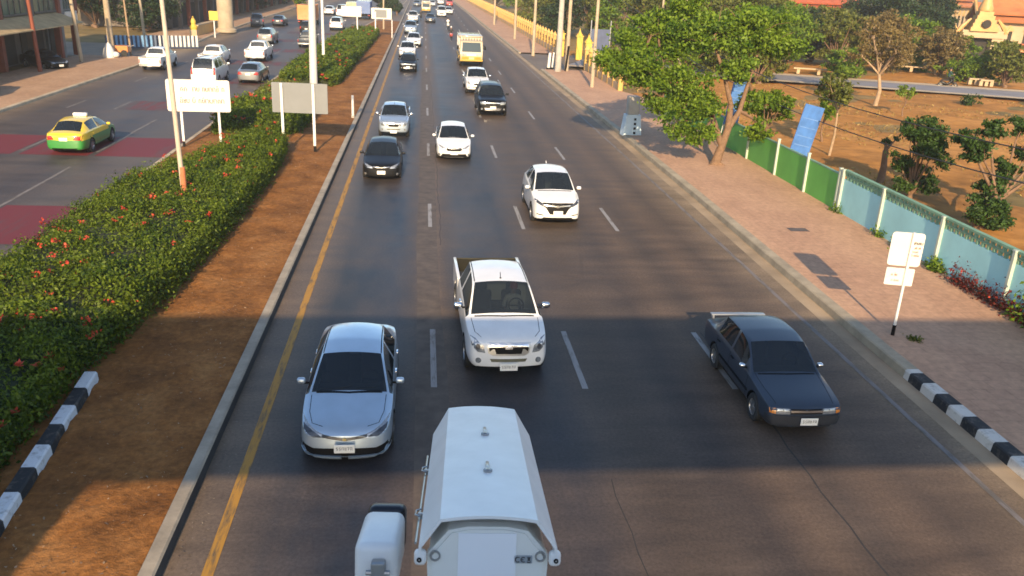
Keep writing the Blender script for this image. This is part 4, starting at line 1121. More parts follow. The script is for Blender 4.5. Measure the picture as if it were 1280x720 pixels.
def hedge(name, label, rows, n, lsize, nflow, group, fsize=.10, mat=None, cat='hedge'):
    """rows: (y, xl, xr, h) along the bed"""
    rows = sorted(rows); ys = np.array([r[0] for r in rows]); xl = np.array([r[1] for r in rows]); xr = np.array([r[2] for r in rows]); hh = np.array([r[3] for r in rows])
    root = thing(name, label, cat, ((xl.mean()+xr.mean())/2, ys.mean(), .1), 0, group)
    o = np.array(root.location)
    # added dark filler inside the clipped outline; blocks see-through between the leaves
    mb = MB(); st = np.linspace(ys[0]+.25, ys[-1]-.25, max(6, int((ys[-1]-ys[0])/.35))); m = 9
    for i, y in enumerate(st):
        a, b, h = np.interp(y, ys, xl)+.22, np.interp(y, ys, xr)-.22, np.interp(y, ys, hh)-.22
        for x, z in [(a, -.05), (a, h*.6), (a+.15, h*.93)] + [(a+.15+(b-a-.3)*k/4, h*(1+.05*math.sin(y*2.1+k*1.7))) for k in (1, 2, 3)] + [(b-.15, h*.93), (b, h*.6), (b, -.05)]:
            mb.v.append((x+.05*math.sin(y*3+z*4)-o[0], y-o[1], z+.04*math.sin(y*5.1+x*3)))
    for i in range(len(st)-1):
        for k in range(m-1): mb.f.append((i*m+k, i*m+k+1, (i+1)*m+k+1, (i+1)*m+k)); mb.m.append(0)
    mb.f += [tuple(range(m)), tuple(range((len(st)-1)*m, len(st)*m))]; mb.m += [0, 0]
    mb.build('branches', twig, root, 60)  # filler body standing in for the branches
    def shell_pts(k):
        # nearer rows get more leaves
        y = ys[0] + (ys[-1]-ys[0])*nrg.random(k)**1.35
        if k <= 400: y = np.sort(np.round(y/1.7)*1.7+nrg.normal(size=k)*.35)
        a, b, h = np.interp(y, ys, xl), np.interp(y, ys, xr), np.interp(y, ys, hh)
        bump_ = 1+.10*np.sin(y*1.3+np.sin(y*.7)*2)+.07*np.sin(y*3.7)
        w = b-a; per = w+1.7*h; t = nrg.random(k)*per
        top = t < w; x = np.where(top, a+t, np.where(t < w+.85*h, a, b)); z = np.where(top, h, (t-w) % (.85*h)/.85*1.0)
        xm = np.clip((x-a)/w, 0, 1); rnd_ = 1-.16*(np.abs(2*xm-1)**5)
        z = np.where(top, h*rnd_*bump_*(1+.10*np.sin(x*3.1+y*1.9)+.06*np.sin(x*7-y*5)), z*bump_)
        out = np.stack([np.where(top, (2*xm-1)**3*.6, np.where(x <= a, -1, 1)), np.zeros(k), np.where(top, 1, .35)], -1)
        # end faces
        p = np.stack([x, y, z], -1)
        p += nrg.normal(size=(k, 3))*[.10, .10, .085]
        # straggling shoots
        sh = nrg.random(k) < .06; p[sh, 2] += nrg.random(sh.sum())*.30
        return p, out/np.linalg.norm(out, axis=1, keepdims=True)
    p, out = shell_pts(n)
    link('foliage', leaf_mesh('foliage', p-o, lsize, mat or LF_HEDGE, out, .45), root)
    if nflow:
        p, out = shell_pts(nflow); keep = p[:, 2] > .45; p = p[keep]; out = out[keep]
        one = [flower_mesh(fsize*1.5) for _ in range(4)]
        for j in range(min(100, len(p))): link('flower', one[j % 4], root, tuple(p[j]-o+[0, 0, .09]), (0, 0, rnd.uniform(0, 6.28)))
        p = p[100:]; out = out[100:]
        k = 14; pp = np.repeat(p, k, 0)+nrg.normal(size=(len(p)*k, 3))*[fsize*.7, fsize*.7, fsize*.4]+[0, 0, .09]
        if len(p): tag(link('flowers', leaf_mesh('flowers', pp-o, fsize*.8, PETAL, np.repeat(out, k, 0), .5, .8), root), kind='stuff')
    return root
HG = 'flowering hedges down the median'
hedge('hedge', 'long clipped hedge with red flowers filling the near left of the median', [(5, -11.0, -6.75, 1.02), (12, -10.9, -7.0, 1.0), (16, -10.7, -6.98, 1.0), (18.5, -10.6, -6.6, 1.05), (21, -10.5, -6.4, 1.05), (26, -10.4, -6.15, 1.05), (31, -10.3, -6.1, 1.0), (33, -9.6, -6.05, .98), (36, -8.8, -6.1, .95), (39.6, -8.3, -6.3, .85), (40, -8.2, -6.5, .6)], 190000, .09, 250, HG, .085)
hedge('hedge', 'short rounded hedge just behind the plain grey sign board', [(43.4, -10.2, -7.2, .5), (44, -10.4, -6.4, .9), (47, -10.5, -6.2, 1.05), (51, -10.2, -6.6, .95), (52, -9.8, -7.0, .6)], 14000, .15, 26, HG, .12)
hedge('hedge', 'long low hedge beyond the thick grey lamp post', [(63, -9.6, -6.7, .7), (64, -10.2, -6.2, 1.0), (80, -10.3, -6.1, 1.1), (100, -9.6, -5.9, 1.1), (116, -9.2, -5.8, 1.0), (117, -9.0, -6.2, .6)], 30000, .20, 60, HG, .15)
hedge('hedge', 'sparse low shrub row in front of the thick grey lamp post', [(55, -10.6, -8.6, .45), (58, -10.6, -8.2, .55), (62, -10.5, -8.4, .5)], 3600, .18, 8, HG, .12, LF_OLIVE)

def gen_tree(name, label, x, y, h, cr, mat, nl, lsize, nleaf, trunk_h=.35, seed=1, group=None, z0=0.0, tr=.16, lobes=None, bk=None, flat=.75, cat='tree', skel=None, fill=.25, lobe_r=.42):
    g = random.Random(seed); root = thing(name, label, cat, (x, y, z0), 0, group)
    mb = MB(); lobes = lobes or []
    if not lobes:
        for k in range(nl):
            q = g.uniform(0, 2*math.pi); rr = cr*math.sqrt(g.random())*.78; zz = h*(trunk_h+.12) + (h*(1-trunk_h)-.3)*g.random()**.8*.82
            taper = 1-.45*abs((zz/h-.62)/.5)
            lobes.append((math.cos(q)*rr*taper, math.sin(q)*rr*taper, zz, cr*lobe_r*g.uniform(.7, 1.25)))
    top = Vector((g.uniform(-.15, .15)*cr, g.uniform(-.15, .15)*cr, h*trunk_h))
    mid = Vector((g.uniform(-.1, .1)*cr, 0, h*trunk_h*.5))
    if skel:
        for pts, rad in skel: mb.tube(pts, rad, 9)
    else:
        mb.tube([(0, 0, -.1), (0, 0, .12), mid, top], [tr*1.5, tr*1.1, tr*.9, tr*.72], 9)
    for (lx, ly, lz, lr) in lobes:
        e = Vector((lx, ly, lz)); s0 = top if not skel else min((Vector(p) for pts, rad in skel for p in pts[1:]), key=lambda p: (p-e).length)
        m_ = s0.lerp(e, .5)+Vector((g.uniform(-.2, .2)*lr, g.uniform(-.2, .2)*lr, .12*lr))
        mb.tube([s0, m_, e], [tr*.5, tr*.3, tr*.10], 6)
        for _ in range(3):
            d = Vector((g.gauss(0, 1), g.gauss(0, 1), g.gauss(.2, .8))).normalized()*lr*.85
            mb.tube([m_.lerp(e, .6), e+d*.5+Vector((0, 0, .08)), e+d], [tr*.16, tr*.09, tr*.03], 4, cap=False)
    mb.build('trunk', bk or bark, root, 60)
    tot = sum(l[3]**2 for l in lobes); Ps = []; Os = []
    for (lx, ly, lz, lr) in lobes:
        k = int(nleaf*lr**2/tot)
        # a lobe is a handful of leaf sprays with gaps between them
        ns = max(5, int(10*fill*4)); c0 = nrg.normal(size=(ns, 3)); c0 /= np.linalg.norm(c0, axis=1, keepdims=True)
        c0 = c0*lr*(.35+.6*nrg.random((ns, 1)))*[1, 1, flat]
        idx = nrg.integers(0, ns, k)
        p = c0[idx] + nrg.normal(size=(k, 3))*lr*[.20, .20, .11]
        Ps.append(p+[lx, ly, lz]); o_ = p/(np.linalg.norm(p, axis=1, keepdims=True)+1e-6); o_[:, 2] += .7; Os.append(o_/np.linalg.norm(o_, axis=1, keepdims=True))
    P = np.concatenate(Ps); O = np.concatenate(Os); P[:, 2] = np.maximum(P[:, 2], .08)
    link('crown', leaf_mesh('crown', P, lsize, mat, O, .4), root)
    return root
def ray_at(px, py, Y=None, Z=None):
    d = (px-640)/F_PX*c_r - (py-360)/F_PX*c_u + c_f
    t = Y/d.y if Y is not None else (Z-CAM_H)/d.z
    return CAM + d*t
# the big tree by the pavement
bx_, by_ = 13.9, 38.9
lob = [(9.5, 41, 4.7, 1.35), (10.4, 41.5, 5.3, 1.3), (10.6, 40.2, 3.9, 1.4), (11.2, 39.6, 2.9, 1.15), (11.7, 38.6, 2.0, .9), (12.2, 40.6, 5.5, 1.5), (12.3, 39.4, 3.6, 1.3), (13.0, 38.6, 2.5, 1.1), (13.7, 40.3, 6.0, 1.45), (15.0, 40.6, 6.2, 1.5),
       (14.6, 39.4, 4.6, 1.0), (16.3, 41.2, 6.2, 1.5), (17.2, 41.8, 5.6, 1.3), (15.7, 40.2, 3.0, .8), (12.9, 42.4, 6.6, 1.4), (10.0, 39.6, 4.3, 1.0), (12.6, 37.6, 1.6, .8), (11.3, 42.2, 6.1, 1.2), (15.9, 38.6, 1.8, .75)]
lob = [(a-bx_, b-by_, z, r*1.04) for a, b, z, r in lob]
gen_tree('shade_tree', 'big leafy green tree leaning over the right pavement beside the green wall', bx_, by_, 7.5, 4, LF_TREE, 0, .19, 40000, seed=5, z0=.14, tr=.2, lobes=lob,
         skel=[([(0, 0, -.1), (.05, 0, .15), (.25, .05, .9), (.5, .2, 1.7), (.6, .5, 2.8)], [.36, .24, .19, .17, .13]), ([(.05, 0, .12), (-.45, -.35, .0)], [.14, .04]), ([(.05, 0, .12), (.45, -.3, .0)], [.14, .04]), ([(.25, .05, .9), (-.3, .2, 2.2), (-1.3, .6, 3.4), (-2.6, 1.4, 4.2)], [.16, .13, .10, .06]),
               ([(.5, .2, 1.7), (1.1, .6, 2.5), (1.5, 1.0, 3.8), (2.0, 1.6, 5.2)], [.15, .12, .09, .05]), ([(.6, .5, 2.8), (.2, .9, 4.2), (-.3, 1.2, 5.4)], [.12, .09, .05])])
# trees in the field behind the wall
FG = 'trees in the field behind the wall'
def pl(px, py): 
    p = ray_at(px, py, Z=.05); return p.x, p.y
x, y = pl(1136, 250); gen_tree('bushy_tree', 'dark bushy double stemmed tree standing behind the turquoise wall', x, y, 3.5, 1.4, LF_SHRUB, 16, .15, 14000, .08, 21, FG, tr=.13, lobe_r=.42)
x, y = pl(1222, 288); gen_tree('spreading_tree', 'dark crooked tree with spreading branches at the right edge behind the turquoise wall', x, y, 3.9, 2.3, LF_SHRUB, 13, .15, 17000, .32, 22, FG, tr=.17, lobe_r=.3,
    lobes=[(.2, 0, 1.0, .7), (.5, .3, 1.7, .7), (.9, .4, 2.4, .6), (1.6, .5, 2.9, .6), (2.3, .2, 3.2, .6), (-.5, .2, 2.9, .55), (-.9, .5, 3.4, .55), (.1, .8, 3.7, .5), (1.3, .9, 3.8, .5), (-.3, 0, .8, .6), (2.8, .4, 2.4, .5), (.5, -.3, .5, .6)])
x, y = pl(1100, 228); gen_tree('stump', 'thick bare leaning stump behind the turquoise wall', x, y, 2.2, .6, LF_SHRUB, 3, .13, 260, .7, 23, None, tr=.16, cat='tree stump')
x, y = pl(1036, 196); gen_tree('young_tree', 'slim pale stemmed young tree right of the blue banner', x, y, 4.2, 1.3, LF_OLIVE, 7, .17, 2200, .58, 24, FG, tr=.07, bk=bark_pale)
x, y = pl(1000, 165); gen_tree('young_tree', 'small bright leafed tree at the left edge of the blue banner', x, y-3, 3.0, 1.2, LF_TREE, 6, .17, 2200, .35, 26, FG, tr=.07)
x, y = pl(950, 190); gen_tree('roadside_tree', 'low green tree growing behind the green wall next to the big tree', x, y, 3.2, 1.5, LF_TREE, 7, .19, 3600, .3, 27, FG, tr=.1)
x, y = pl(1094, 132); gen_tree('bare_tree', 'pale trunked tree with a thin dry brown crown by the lane', x, y, 6.6, 2.8, LF_DRY, 15, .20, 5200, .36, 28, FG, tr=.16, bk=bark_pale, fill=.15)
x, y = pl(1103, 140); gen_tree('young_tree', 'small pale green sapling in front of the bare brown tree', x+.4, y-2, 2.4, 1.0, LF_PALE, 4, .17, 900, .4, 29, FG, tr=.05)
x, y = pl(1212, 132); gen_tree('shrub', 'small dark flat shrub alone in the field near the lane', x, y, .9, 1.1, LF_SHRUB, 5, .16, 900, .2, 30, None, tr=.05, cat='shrub')
# trees beyond the lane and behind the golden fence
BG = 'trees of the park beyond the lane'
bgt = [ # px of trunk, ground Y, height, crown radius, material, leaves, label
    (670, 150, 7, 4.0, LF_OLIVE, 3600, 'olive tree behind the far stretch of the golden fence'),
    (705, 128, 7, 3.6, LF_DARK, 3400, 'dark tree behind the paired roadside poles'),
    (735, 135, 9, 4.2, LF_OLIVE, 4200, 'olive tree above the golden gate'),
    (775, 120, 8.0, 3.8, LF_TREE, 4000, 'green tree behind the left end of the big shade tree'),
    (815, 105, 7, 3.6, LF_OLIVE, 4000, 'olive tree just left of the tall two armed power pole'),
    (850, 98, 7.5, 3.6, LF_OLIVE, 4200, 'olive tree just right of the tall two armed power pole'),
    (890, 92, 7.8, 3.8, LF_OLIVE, 4600, 'yellowish tree under the steel lattice mast'),
    (930, 96, 8.6, 4.0, LF_OLIVE, 4600, 'tall yellowish tree right of the steel lattice mast'),
    (968, 88, 6.8, 3.2, LF_TREE, 3800, 'bright green tree at the left end of the lane'),
    (1012, 100, 6.0, 3.2, LF_DARK, 3400, 'dark tree below the red and gold temple hall'),
    (1050, 93, 6.2, 3.0, LF_OLIVE, 3200, 'olive tree with a grey haze of twigs left of the dry brown tree'),
    (1062, 82, 3.2, 1.9, LF_TREE, 1900, 'low round dark green tree on the lane verge'),
    (1145, 96, 5.6, 3.4, LF_TREE, 3200, 'green tree in front of the big dark evergreen'),
    (1178, 90, 4.8, 2.8, LF_DRY, 2200, 'thin dry tree between the evergreen and the shrine gate'),
    (1108, 90, 6.2, 3.0, LF_DRY, 2200, 'dry brownish tree behind the pale trunked tree'),
    (1218, 84, 2.6, 2.2, LF_TREE, 2200, 'rounded green bush in front of the shrine gate'),
    (1268, 80, 4.6, 2.2, LF_OLIVE, 2600, 'olive tree at the far right edge beside the shrine gate'),
    (1098, 128, 11.5, 5.0, LF_DARK, 9000, 'huge dark evergreen tree left half of the dark clump by the temple'),
    (1150, 126, 12.0, 5.0, LF_DARK, 9000, 'huge dark evergreen tree right half of the dark clump by the temple'),
    (1124, 118, 8.0, 4.6, LF_DARK, 9000, 'huge dark evergreen tree in the middle of the dark clump by the temple'),
    (985, 98, 6.5, 3.4, LF_TREE, 4600, 'green tree between the bright green tree and the red temple hall'),
    (1035, 110, 6.5, 3.6, LF_OLIVE, 4600, 'wide olive tree behind the pale stone bench'),
    (910, 110, 8, 4.0, LF_OLIVE, 4600, 'second row yellowish tree close behind the lattice mast'),
    (865, 82, 5.2, 2.8, LF_TREE, 3600, 'green tree behind the right half of the big shade tree'),
    (905, 80, 4.6, 2.6, LF_OLIVE, 3600, 'low olive tree above the trunk of the big shade tree'),
    (955, 76, 4.2, 2.4, LF_OLIVE, 3200, 'low olive tree on the near side of the lane'),
    (885, 96, 6.0, 3.4, LF_TREE, 4800, 'green tree rising directly behind the top of the big shade tree'),
    (925, 84, 5.4, 3.0, LF_TREE, 4800, 'green tree just right of the big shade tree crown'),
    (962, 94, 6.4, 3.4, LF_DARK, 4800, 'dark green tree above the left end of the lane'),
    (1080, 100, 5.0, 2.8, LF_DARK, 3000, 'dark bush like tree beside the pale trunked tree'),
    (1195, 98, 4.0, 2.2, LF_TREE, 2600, 'green low tree left of the shrine gate'),
    (1255, 96, 3.6, 2.0, LF_OLIVE, 2600, 'low olive tree right of the shrine gate doors'),
    (620, 230, 12, 6.5, LF_OLIVE, 2600, 'far tree above the end of the golden fence'),
    (650, 190, 9, 5.0, LF_TREE, 2800, 'green tree behind the third roadside lamp pole'),
    (690, 200, 10, 5.0, LF_OLIVE, 2600, 'olive tree in the second row behind the golden fence'),
    (800, 160, 12, 5.5, LF_OLIVE, 3000, 'tall olive tree in the back row behind the two armed power pole'),
    (870, 150, 12, 5.5, LF_OLIVE, 3000, 'tall olive tree in the back row left of the lattice mast'),
    (940, 150, 13, 5.5, LF_DARK, 3000, 'tall dark tree in the back row right of the lattice mast'),
    (755, 185, 12, 5.5, LF_DARK, 2800, 'dark tall tree in the back row above the big shade tree'),
]
for i, (px, Y, h, cr, mt, nl, lb) in enumerate(bgt):
    p = ray_at(px, 60, Y=Y)
    gen_tree('park_tree', lb, p.x, Y, min(h, 8.2), cr*1.15, mt, 18, .20+Y*.0016, int(nl*2.0), .05, 100+i, BG, tr=.15+h*.008, fill=.22)
# left side and far end of the road
LG = 'trees along the far left side'
for i, (px, Y, h, cr, mt, nl, lb) in enumerate([
    (178, 108, 10, 4.6, LF_DARK, 4800, 'dark tree behind the blue and white barrier panels'),
    (150, 118, 11, 4.6, LF_DARK, 4200, 'dark tree left of the thin lamp pole behind the barrier'),
    (118, 112, 10, 4.2, LF_DARK, 3600, 'dark tree behind the leaning utility pole on the left'),
    (345, 200, 11, 5.0, LF_DARK, 2600, 'dark roadside tree right of the round concrete pylon'),
    (372, 175, 8, 4.0, LF_TREE, 2600, 'green roadside tree left of the thick grey lamp post'),
    (318, 170, 8, 4.0, LF_DARK, 2400, 'dark tree directly behind the round concrete pylon'),
    (486, 178, 3.4, 2.0, LF_DARK, 4200, 'low dark shrub standing in the far end of the median'),  # low dark bushes filling the dark area at the end of the median
    (497, 172, 3.0, 1.3, LF_DARK, 3600, 'low dark shrub at the far end of the median beside the road'),
    (478, 190, 4, 2.2, LF_DARK, 3600, 'low dark shrub at the far end of the median beside the oncoming lanes'),
    (420, 260, 11, 6, LF_OLIVE, 2200, 'far olive tree at the end of the left carriageway'),
    (585, 300, 12, 7, LF_OLIVE, 2200, 'far olive tree at the end of the right pavement')]):
    p = ray_at(px, 20, Y=Y)
    gen_tree('roadside_tree', lb, p.x, Y, min(h, 6.5), cr, mt, 16, .22+Y*.0012, int(nl*1.6), .06, 200+i, LG, tr=.15+h*.008, fill=.22)
# weeds and red flowers at the foot of the wall
def weeds(name, label, cat, pts, n, sz, mat, spread, hh, fmat=None, nf=0):
    c = np.mean(np.array(pts), 0); root = thing(name, label, cat, (c[0], c[1], .14))
    pts = np.array(pts); i = nrg.integers(0, len(pts), n)
    P = np.zeros((n, 3)); P[:, :2] = pts[i]-c+nrg.normal(size=(n, 2))*spread; P[:, 2] = np.abs(nrg.normal(size=n))*hh*.5+.02
    link('leaves', leaf_mesh('leaves', P, sz, mat, np.tile([0, 0, 1.0], (n, 1)), .35), root)
    mb = MB()
    for q in pts:
        for _ in range(3): mb.tube([(q[0]-c[0]+rnd.gauss(0, spread*.5), q[1]-c[1]+rnd.gauss(0, spread*.5), -.02), (q[0]-c[0]+rnd.gauss(0, spread), q[1]-c[1]+rnd.gauss(0, spread), hh*.7)], [.012, .006], 4)
    mb.build('stems', twig, root)
    if fmat:
        i = nrg.integers(0, len(pts), nf); P = np.zeros((nf, 3)); P[:, :2] = pts[i]-c+nrg.normal(size=(nf, 2))*spread; P[:, 2] = hh*(.5+.5*nrg.random(nf))
        link('flowers', leaf_mesh('flowers', P, sz, fmat, np.tile([0, 0, 1.0], (nf, 1)), .4, .8), root)
WX = lambda y: float(np.interp(y, [-60, 40, 60], [16.15, 16.15, 16.9]))-.22
weeds('flower_bed', 'dark red leaved flowering shrubs along the foot of the turquoise wall', 'flower bed', [(WX(y)-.05, y) for y in np.arange(15.0, 22.6, .3)], 3600, .09, LF_RED, .15, .52, PETAL, 40)
weeds('weeds', 'green weeds growing in the near corner of the turquoise wall', 'weeds', [(WX(y)-.05, y) for y in np.arange(15.0, 20, .5)], 1400, .13, LF_TREE, .16, .75)
for y, n, lb in ((23.4, 420, 'clump of green weeds at the wall just right of the bus stop sign'), (27.0, 120, 'small weed at the foot of the wall below the second white post'), (25.6, 160, 'small weed at the foot of the wall left of the bus stop sign'), (30.2, 110, 'small weed where the green and turquoise walls meet')):
    weeds('weeds', lb, 'weeds', [(WX(y), y+.0), (WX(y), y+.3)], n, .12, LF_TREE, .12, .32)
weeds('weeds', 'little patch of grass beside the foot of the bus stop sign', 'weeds', [(12.1, 18.2), (12.2, 18.1)], 160, .10, LF_OLIVE, .07, .1)
# stones, leaves and litter scattered over the bare median soil (nobody could count it)
n = 800; yy = 8+60*nrg.random(n)**1.6; xx = -6.2+2.1*nrg.random(n); 
P = np.stack([xx, yy, np.full(n, .175)], -1)
tag(link('median_litter', leaf_mesh('median_litter', P, .055, leafmat('litter_mat', (.08, .045, .02), (.24, .13, .06), (.34, .24, .15), 0), np.tile([0, 0, 1.0], (n, 1)), .7)), kind='stuff')
n = 700; yy = 9+50*nrg.random(n)**1.5; edge = nrg.random(n) < .6; xx = np.where(edge, -3.6+np.abs(nrg.normal(size=n))*.35, 10.6-np.abs(nrg.normal(size=n))*.5)
P = np.stack([xx, yy, np.full(n, .012)], -1)
tag(link('gutter_grit', leaf_mesh('gutter_grit', P, .035, leafmat('grit_mat', (.06, .05, .04), (.14, .11, .08), (.26, .21, .16), 0), np.tile([0, 0, 1.0], (n, 1)), .8)), kind='stuff')
def grass(name, x0, x1, y0, y1, n, sz, mat):
    x = x0+(x1-x0)*nrg.random(n); y = y0+(y1-y0)*nrg.random(n)
    m = (np.sin(x*.5+1.2*np.sin(y*.31))+np.sin(y*.43+x*.2)) > .1
    m &= (y < 88.0-(x-16)*.379-8)
    x = x[m]; y = y[m]; k = len(x)
    P = np.stack([x, y, .06+.12*nrg.random(k)], -1); o_ = np.tile([0, -1.0, .5], (k, 1))
    tag(link(name, leaf_mesh(name, P, sz, mat, o_, .3, .3)), kind='stuff')
grass('dry_grass', 16.6, 75, 20, 85, 24000, .22, leafmat('leaf_drygrass', (.16, .11, .025), (.28, .18, .045), (.36, .25, .08), .3))
# ------------------------------------------------------------------ walls, fences, poles, signs
green_wall = simple('wall_green', (.12, .40, .07), .7, var=.14, nscale=.8, bmp=.1, world=True)
teal_wall = simple('wall_turquoise', (.33, .64, .66), .75, var=.12, nscale=.7, bmp=.1, world=True)
rail_green = simple('rail_green', (.16, .30, .20), .7, var=.2, nscale=2, world=True)
post_pale = simple('post_pale', (.42, .48, .40), .6, var=.12, nscale=2)
plinth_m = simple('plinth', (.20, .10, .05), .9, var=.3, nscale=1.5, world=True)
def boundary_wall(label, ys, mat, openwork, wx=16.1, h=1.35, post_mat=post_pale):
    y0, y1 = ys[0], ys[-1]; root = thing('boundary_wall', label, 'wall', (wx, (y0+y1)/2, .1)); cy = (y0+y1)/2
    L = y1-y0
    MB().box((0, 0, .70), (.10, L, h)).build('panel', mat, root)
    MB().box((0, 0, .0), (.20, L, .16)).build('plinth', plinth_m, root)
    if openwork:
        # pierced course under a coping: small square openings seen against the field
        mb = MB(); z0 = .70+h/2
        mb.box((0, 0, z0+.335), (.16, L, .07)); mb.box((0, 0, z0+.15), (.09, L, .045)); 
        for y in np.arange(-L/2+.12, L/2, .26):
            mb.box((0, y, z0+.07), (.09, .10, .14)); mb.box((0, y+.13, z0+.235), (.09, .10, .14))
        mb.build('openwork', rail_green, root)
    else:
        mb = MB(); z0 = .70+h/2
        mb.box((0, 0, z0+.03), (.12, L, .05)); mb.build('coping', rail_green, root)
    for y in ys:
        m2 = MB(); m2.box((-.09, y-cy, .85), (.10, .10, 1.72)); m2.box((-.09, y-cy, 1.73), (.13, .13, .04)); m2.build('post', post_mat, root)
    return root
boundary_wall('turquoise boundary wall with a pierced top course and pale posts', [15.0, 17.7, 20.4, 23.8, 27.4, 30.45], teal_wall, True)
boundary_wall('plain green boundary wall with pale posts next to the turquoise one', [30.7, 33.6, 36.8, 40.4, 44.0, 48.0, 52, 56.0], green_wall, False, h=1.5)
# blue banners on posts behind the green wall
banner_m = simple('banner_blue', (.05, .15, .40), .6, var=.35, nscale=1.6)
def banner(label, a, b, Y, rot, w, h, lean, z):
    p = ray_at(a, b, Y=Y); root = thing('banner', label, 'banner', (p.x, Y, 0), rot, 'blue banners behind the green wall')
    bd = MB(); bd.bbox((0, 0, z+h/2), (w, .04, h), .01)
    for k in range(5): bd.box((0, -.021, z+.3+h*.16*k), (w*.8, .006, .035), mi=1)
    o = bd.build('board', [banner_m, simple('banner_print', (.11, .22, .46), .6)], root); o.rotation_euler = (0, lean, 0)
    f = MB()
    for s in (-1, 1): f.tube([(s*w*.45, .05, -.05), (s*w*.45, .05, z+h*.95)], .03, 6)
    o = f.build('frame', galv, root); o.rotation_euler = (0, lean, 0)
banner('tall blue banner leaning right behind the green wall in the open', 992, 190, 36.5, R(8), 1.0, 2.5, R(12), .95)
banner('blue banner half hidden behind the trunk of the big tree', 909, 150, 43.5, R(5), .8, 2.3, R(8), 1.35)
# bus stop sign
bs = thing('bus_stop_sign', 'white bus stop sign of two boards on a white pole with a black foot', 'road sign', (11.75, 18.45, .14))
MB().tube([(0, 0, -.1), (0, 0, 2.72)], .035, 10).build('pole', white_paint, bs, 40)
MB().tube([(0, 0, -.02), (0, 0, .32)], .045, 10).build('foot', black_trim, bs, 40)
SR = R(-14)
def board(root, name, w, h, c, mat, rz, rad=.08, t=.03):
    mb = MB(); mb.prism(rounded(0, 0, w, h, rad, 4), -t/2, t/2, 'y'); o = mb.build(name, mat, root, 30); o.location = c; o.rotation_euler = (0, 0, rz); return o
b1 = board(bs, 'board', .76, .84, (-.09, .06, 2.28), board_white, SR); b2 = board(bs, 'board', .66, .44, (-.12, .06, 1.58), board_white, SR, .03)
def glyph_rows(name, parent, x0, x1, z, h, y, mat, seed, gap=.2, r=.008):
    """rows of looped letter shapes, too worn to read in the photograph"""
    g = random.Random(seed); mb = MB(); x = x0
    while x < x1:
        w = h*g.uniform(.45, .75)
        if g.random() < .16: x += h*.6; continue
        k = g.randrange(4)
        if k == 0: pts = [(0, 0), (0, 1), (.6, 1.0), (1, .7), (1, 0)]
        elif k == 1: pts = [(.2, .8), (0, 1), (0, .2), (.5, 0), (1, .2), (1, 1)]
        elif k == 2: pts = [(0, .9), (.3, .6), (0, .3), (0, 0), (.9, 0), (.9, 1)]
        else: pts = [(.1, 0), (.1, .7), (.5, 1), (.9, .7), (.9, 0)]
        mb.tube([(x+a*w, y, z+b*h) for a, b in pts], r, 5)
        if g.random() < .35: mb.tube([(x+.1*w, y, z+1.25*h), (x+.8*w, y, z+1.4*h)], r, 5)
        x += w+h*gap
    return mb.build(name, mat, parent)
glyph_rows('lettering', b1, .14, .34, .14, .055, -.018, ink_dark, 3); glyph_rows('lettering', b1, .14, .33, .03, .04, -.018, simple('ink_red', (.5, .2, .18), .6), 4); glyph_rows('lettering', b1, .14, .33, -.07, .04, -.018, ink, 5); glyph_rows('lettering', b1, .14, .32, -.16, .04, -.018, simple('ink_red', (.5, .2, .18), .6), 8)
glyph_rows('lettering', b2, -.2, -.08, .02, .05, -.018, simple('ink_red', (.5, .2, .18), .6), 6); glyph_rows('lettering', b2, -.22, .0, -.12, .04, -.018, ink, 7)
# pale cabinet under the tree
cb = thing('roadside_cabinet', 'pale blue tapered cabinet with a row of dark vents on the pavement under the tree', 'cabinet', (11.55, 46.5, .14), R(4))
mb = MB()
v = [(-.52, -.35, 0), (.52, -.35, 0), (.52, .35, 0), (-.52, .35, 0), (-.40, -.30, 1.15), (.40, -.30, 1.15), (.40, .30, 1.15), (-.40, .30, 1.15)]
mb.add(v, [(0, 1, 5, 4), (1, 2, 6, 5), (2, 3, 7, 6), (3, 0, 4, 7), (4, 5, 6, 7), (3, 2, 1, 0)]); mb.build('housing', simple('cabinet_paint', (.50, .62, .70), .5, var=.08), cb)
MB().bbox((0, 0, 1.65), (.62, .5, 1.0), .03).build('upper_box', concrete, cb, 40)
for k in range(4): MB().box((.10, -.345+.014*k, .17+.25*k), (.13, .03, .13)).build('vent', black_trim, cb)
# median sign boards
ws = thing('sign_board', 'white sign board with two faint lines of writing on two white posts in the median', 'sign', (-10.1, 40.1, .12), R(3))
ws_b = board(ws, 'board', 2.75, 1.42, (.0, 0, 2.35), board_white, 0, .10, .05)
for s in (-.82, .82): MB().box((s, .07, 1.5), (.10, .08, 3.1)).build('post', white_paint, ws); MB().box((s, .07, .12), (.105, .085, .30)).build('post_foot', black_trim, ws)
glyph_rows('lettering', ws_b, -.75, 1.25, .20, .17, -.028, simple('ink_faint', (.05, .05, .06), .6), 11, .32, .016); glyph_rows('lettering', ws_b, -.80, 1.05, -.32, .17, -.028, simple('ink_faint', (.05, .05, .06), .6), 12, .32, .016)
gs = thing('sign_board', 'plain grey back of a sign board on two white posts in the median', 'sign', (-5.55, 39.6, .12), R(-4))
board(gs, 'board', 2.5, 1.34, (.0, .06, 2.45), sign_back, 0, .04, .05)
for s in (-.80, .62): MB().box((s, -.02, 1.55), (.11, .08, 3.1)).build('post', white_paint, gs); MB().box((s, -.02, .15), (.116, .086, .34)).build('post_foot', black_trim, gs)
fs = thing('sign_board', 'small far white sign board on a post at the end of the low hedge', 'sign', (-8.1, 110, .12))
board(fs, 'board', 2.4, 1.2, (-.7, 0, 3.1), board_white, 0, .06, .05); MB().box((0, .06, 1.7), (.14, .08, 3.6)).build('post', white_paint, fs)
fs = thing('sign_board', 'small far grey framed sign board right of the far white one', 'sign', (-5.7, 112, .12))
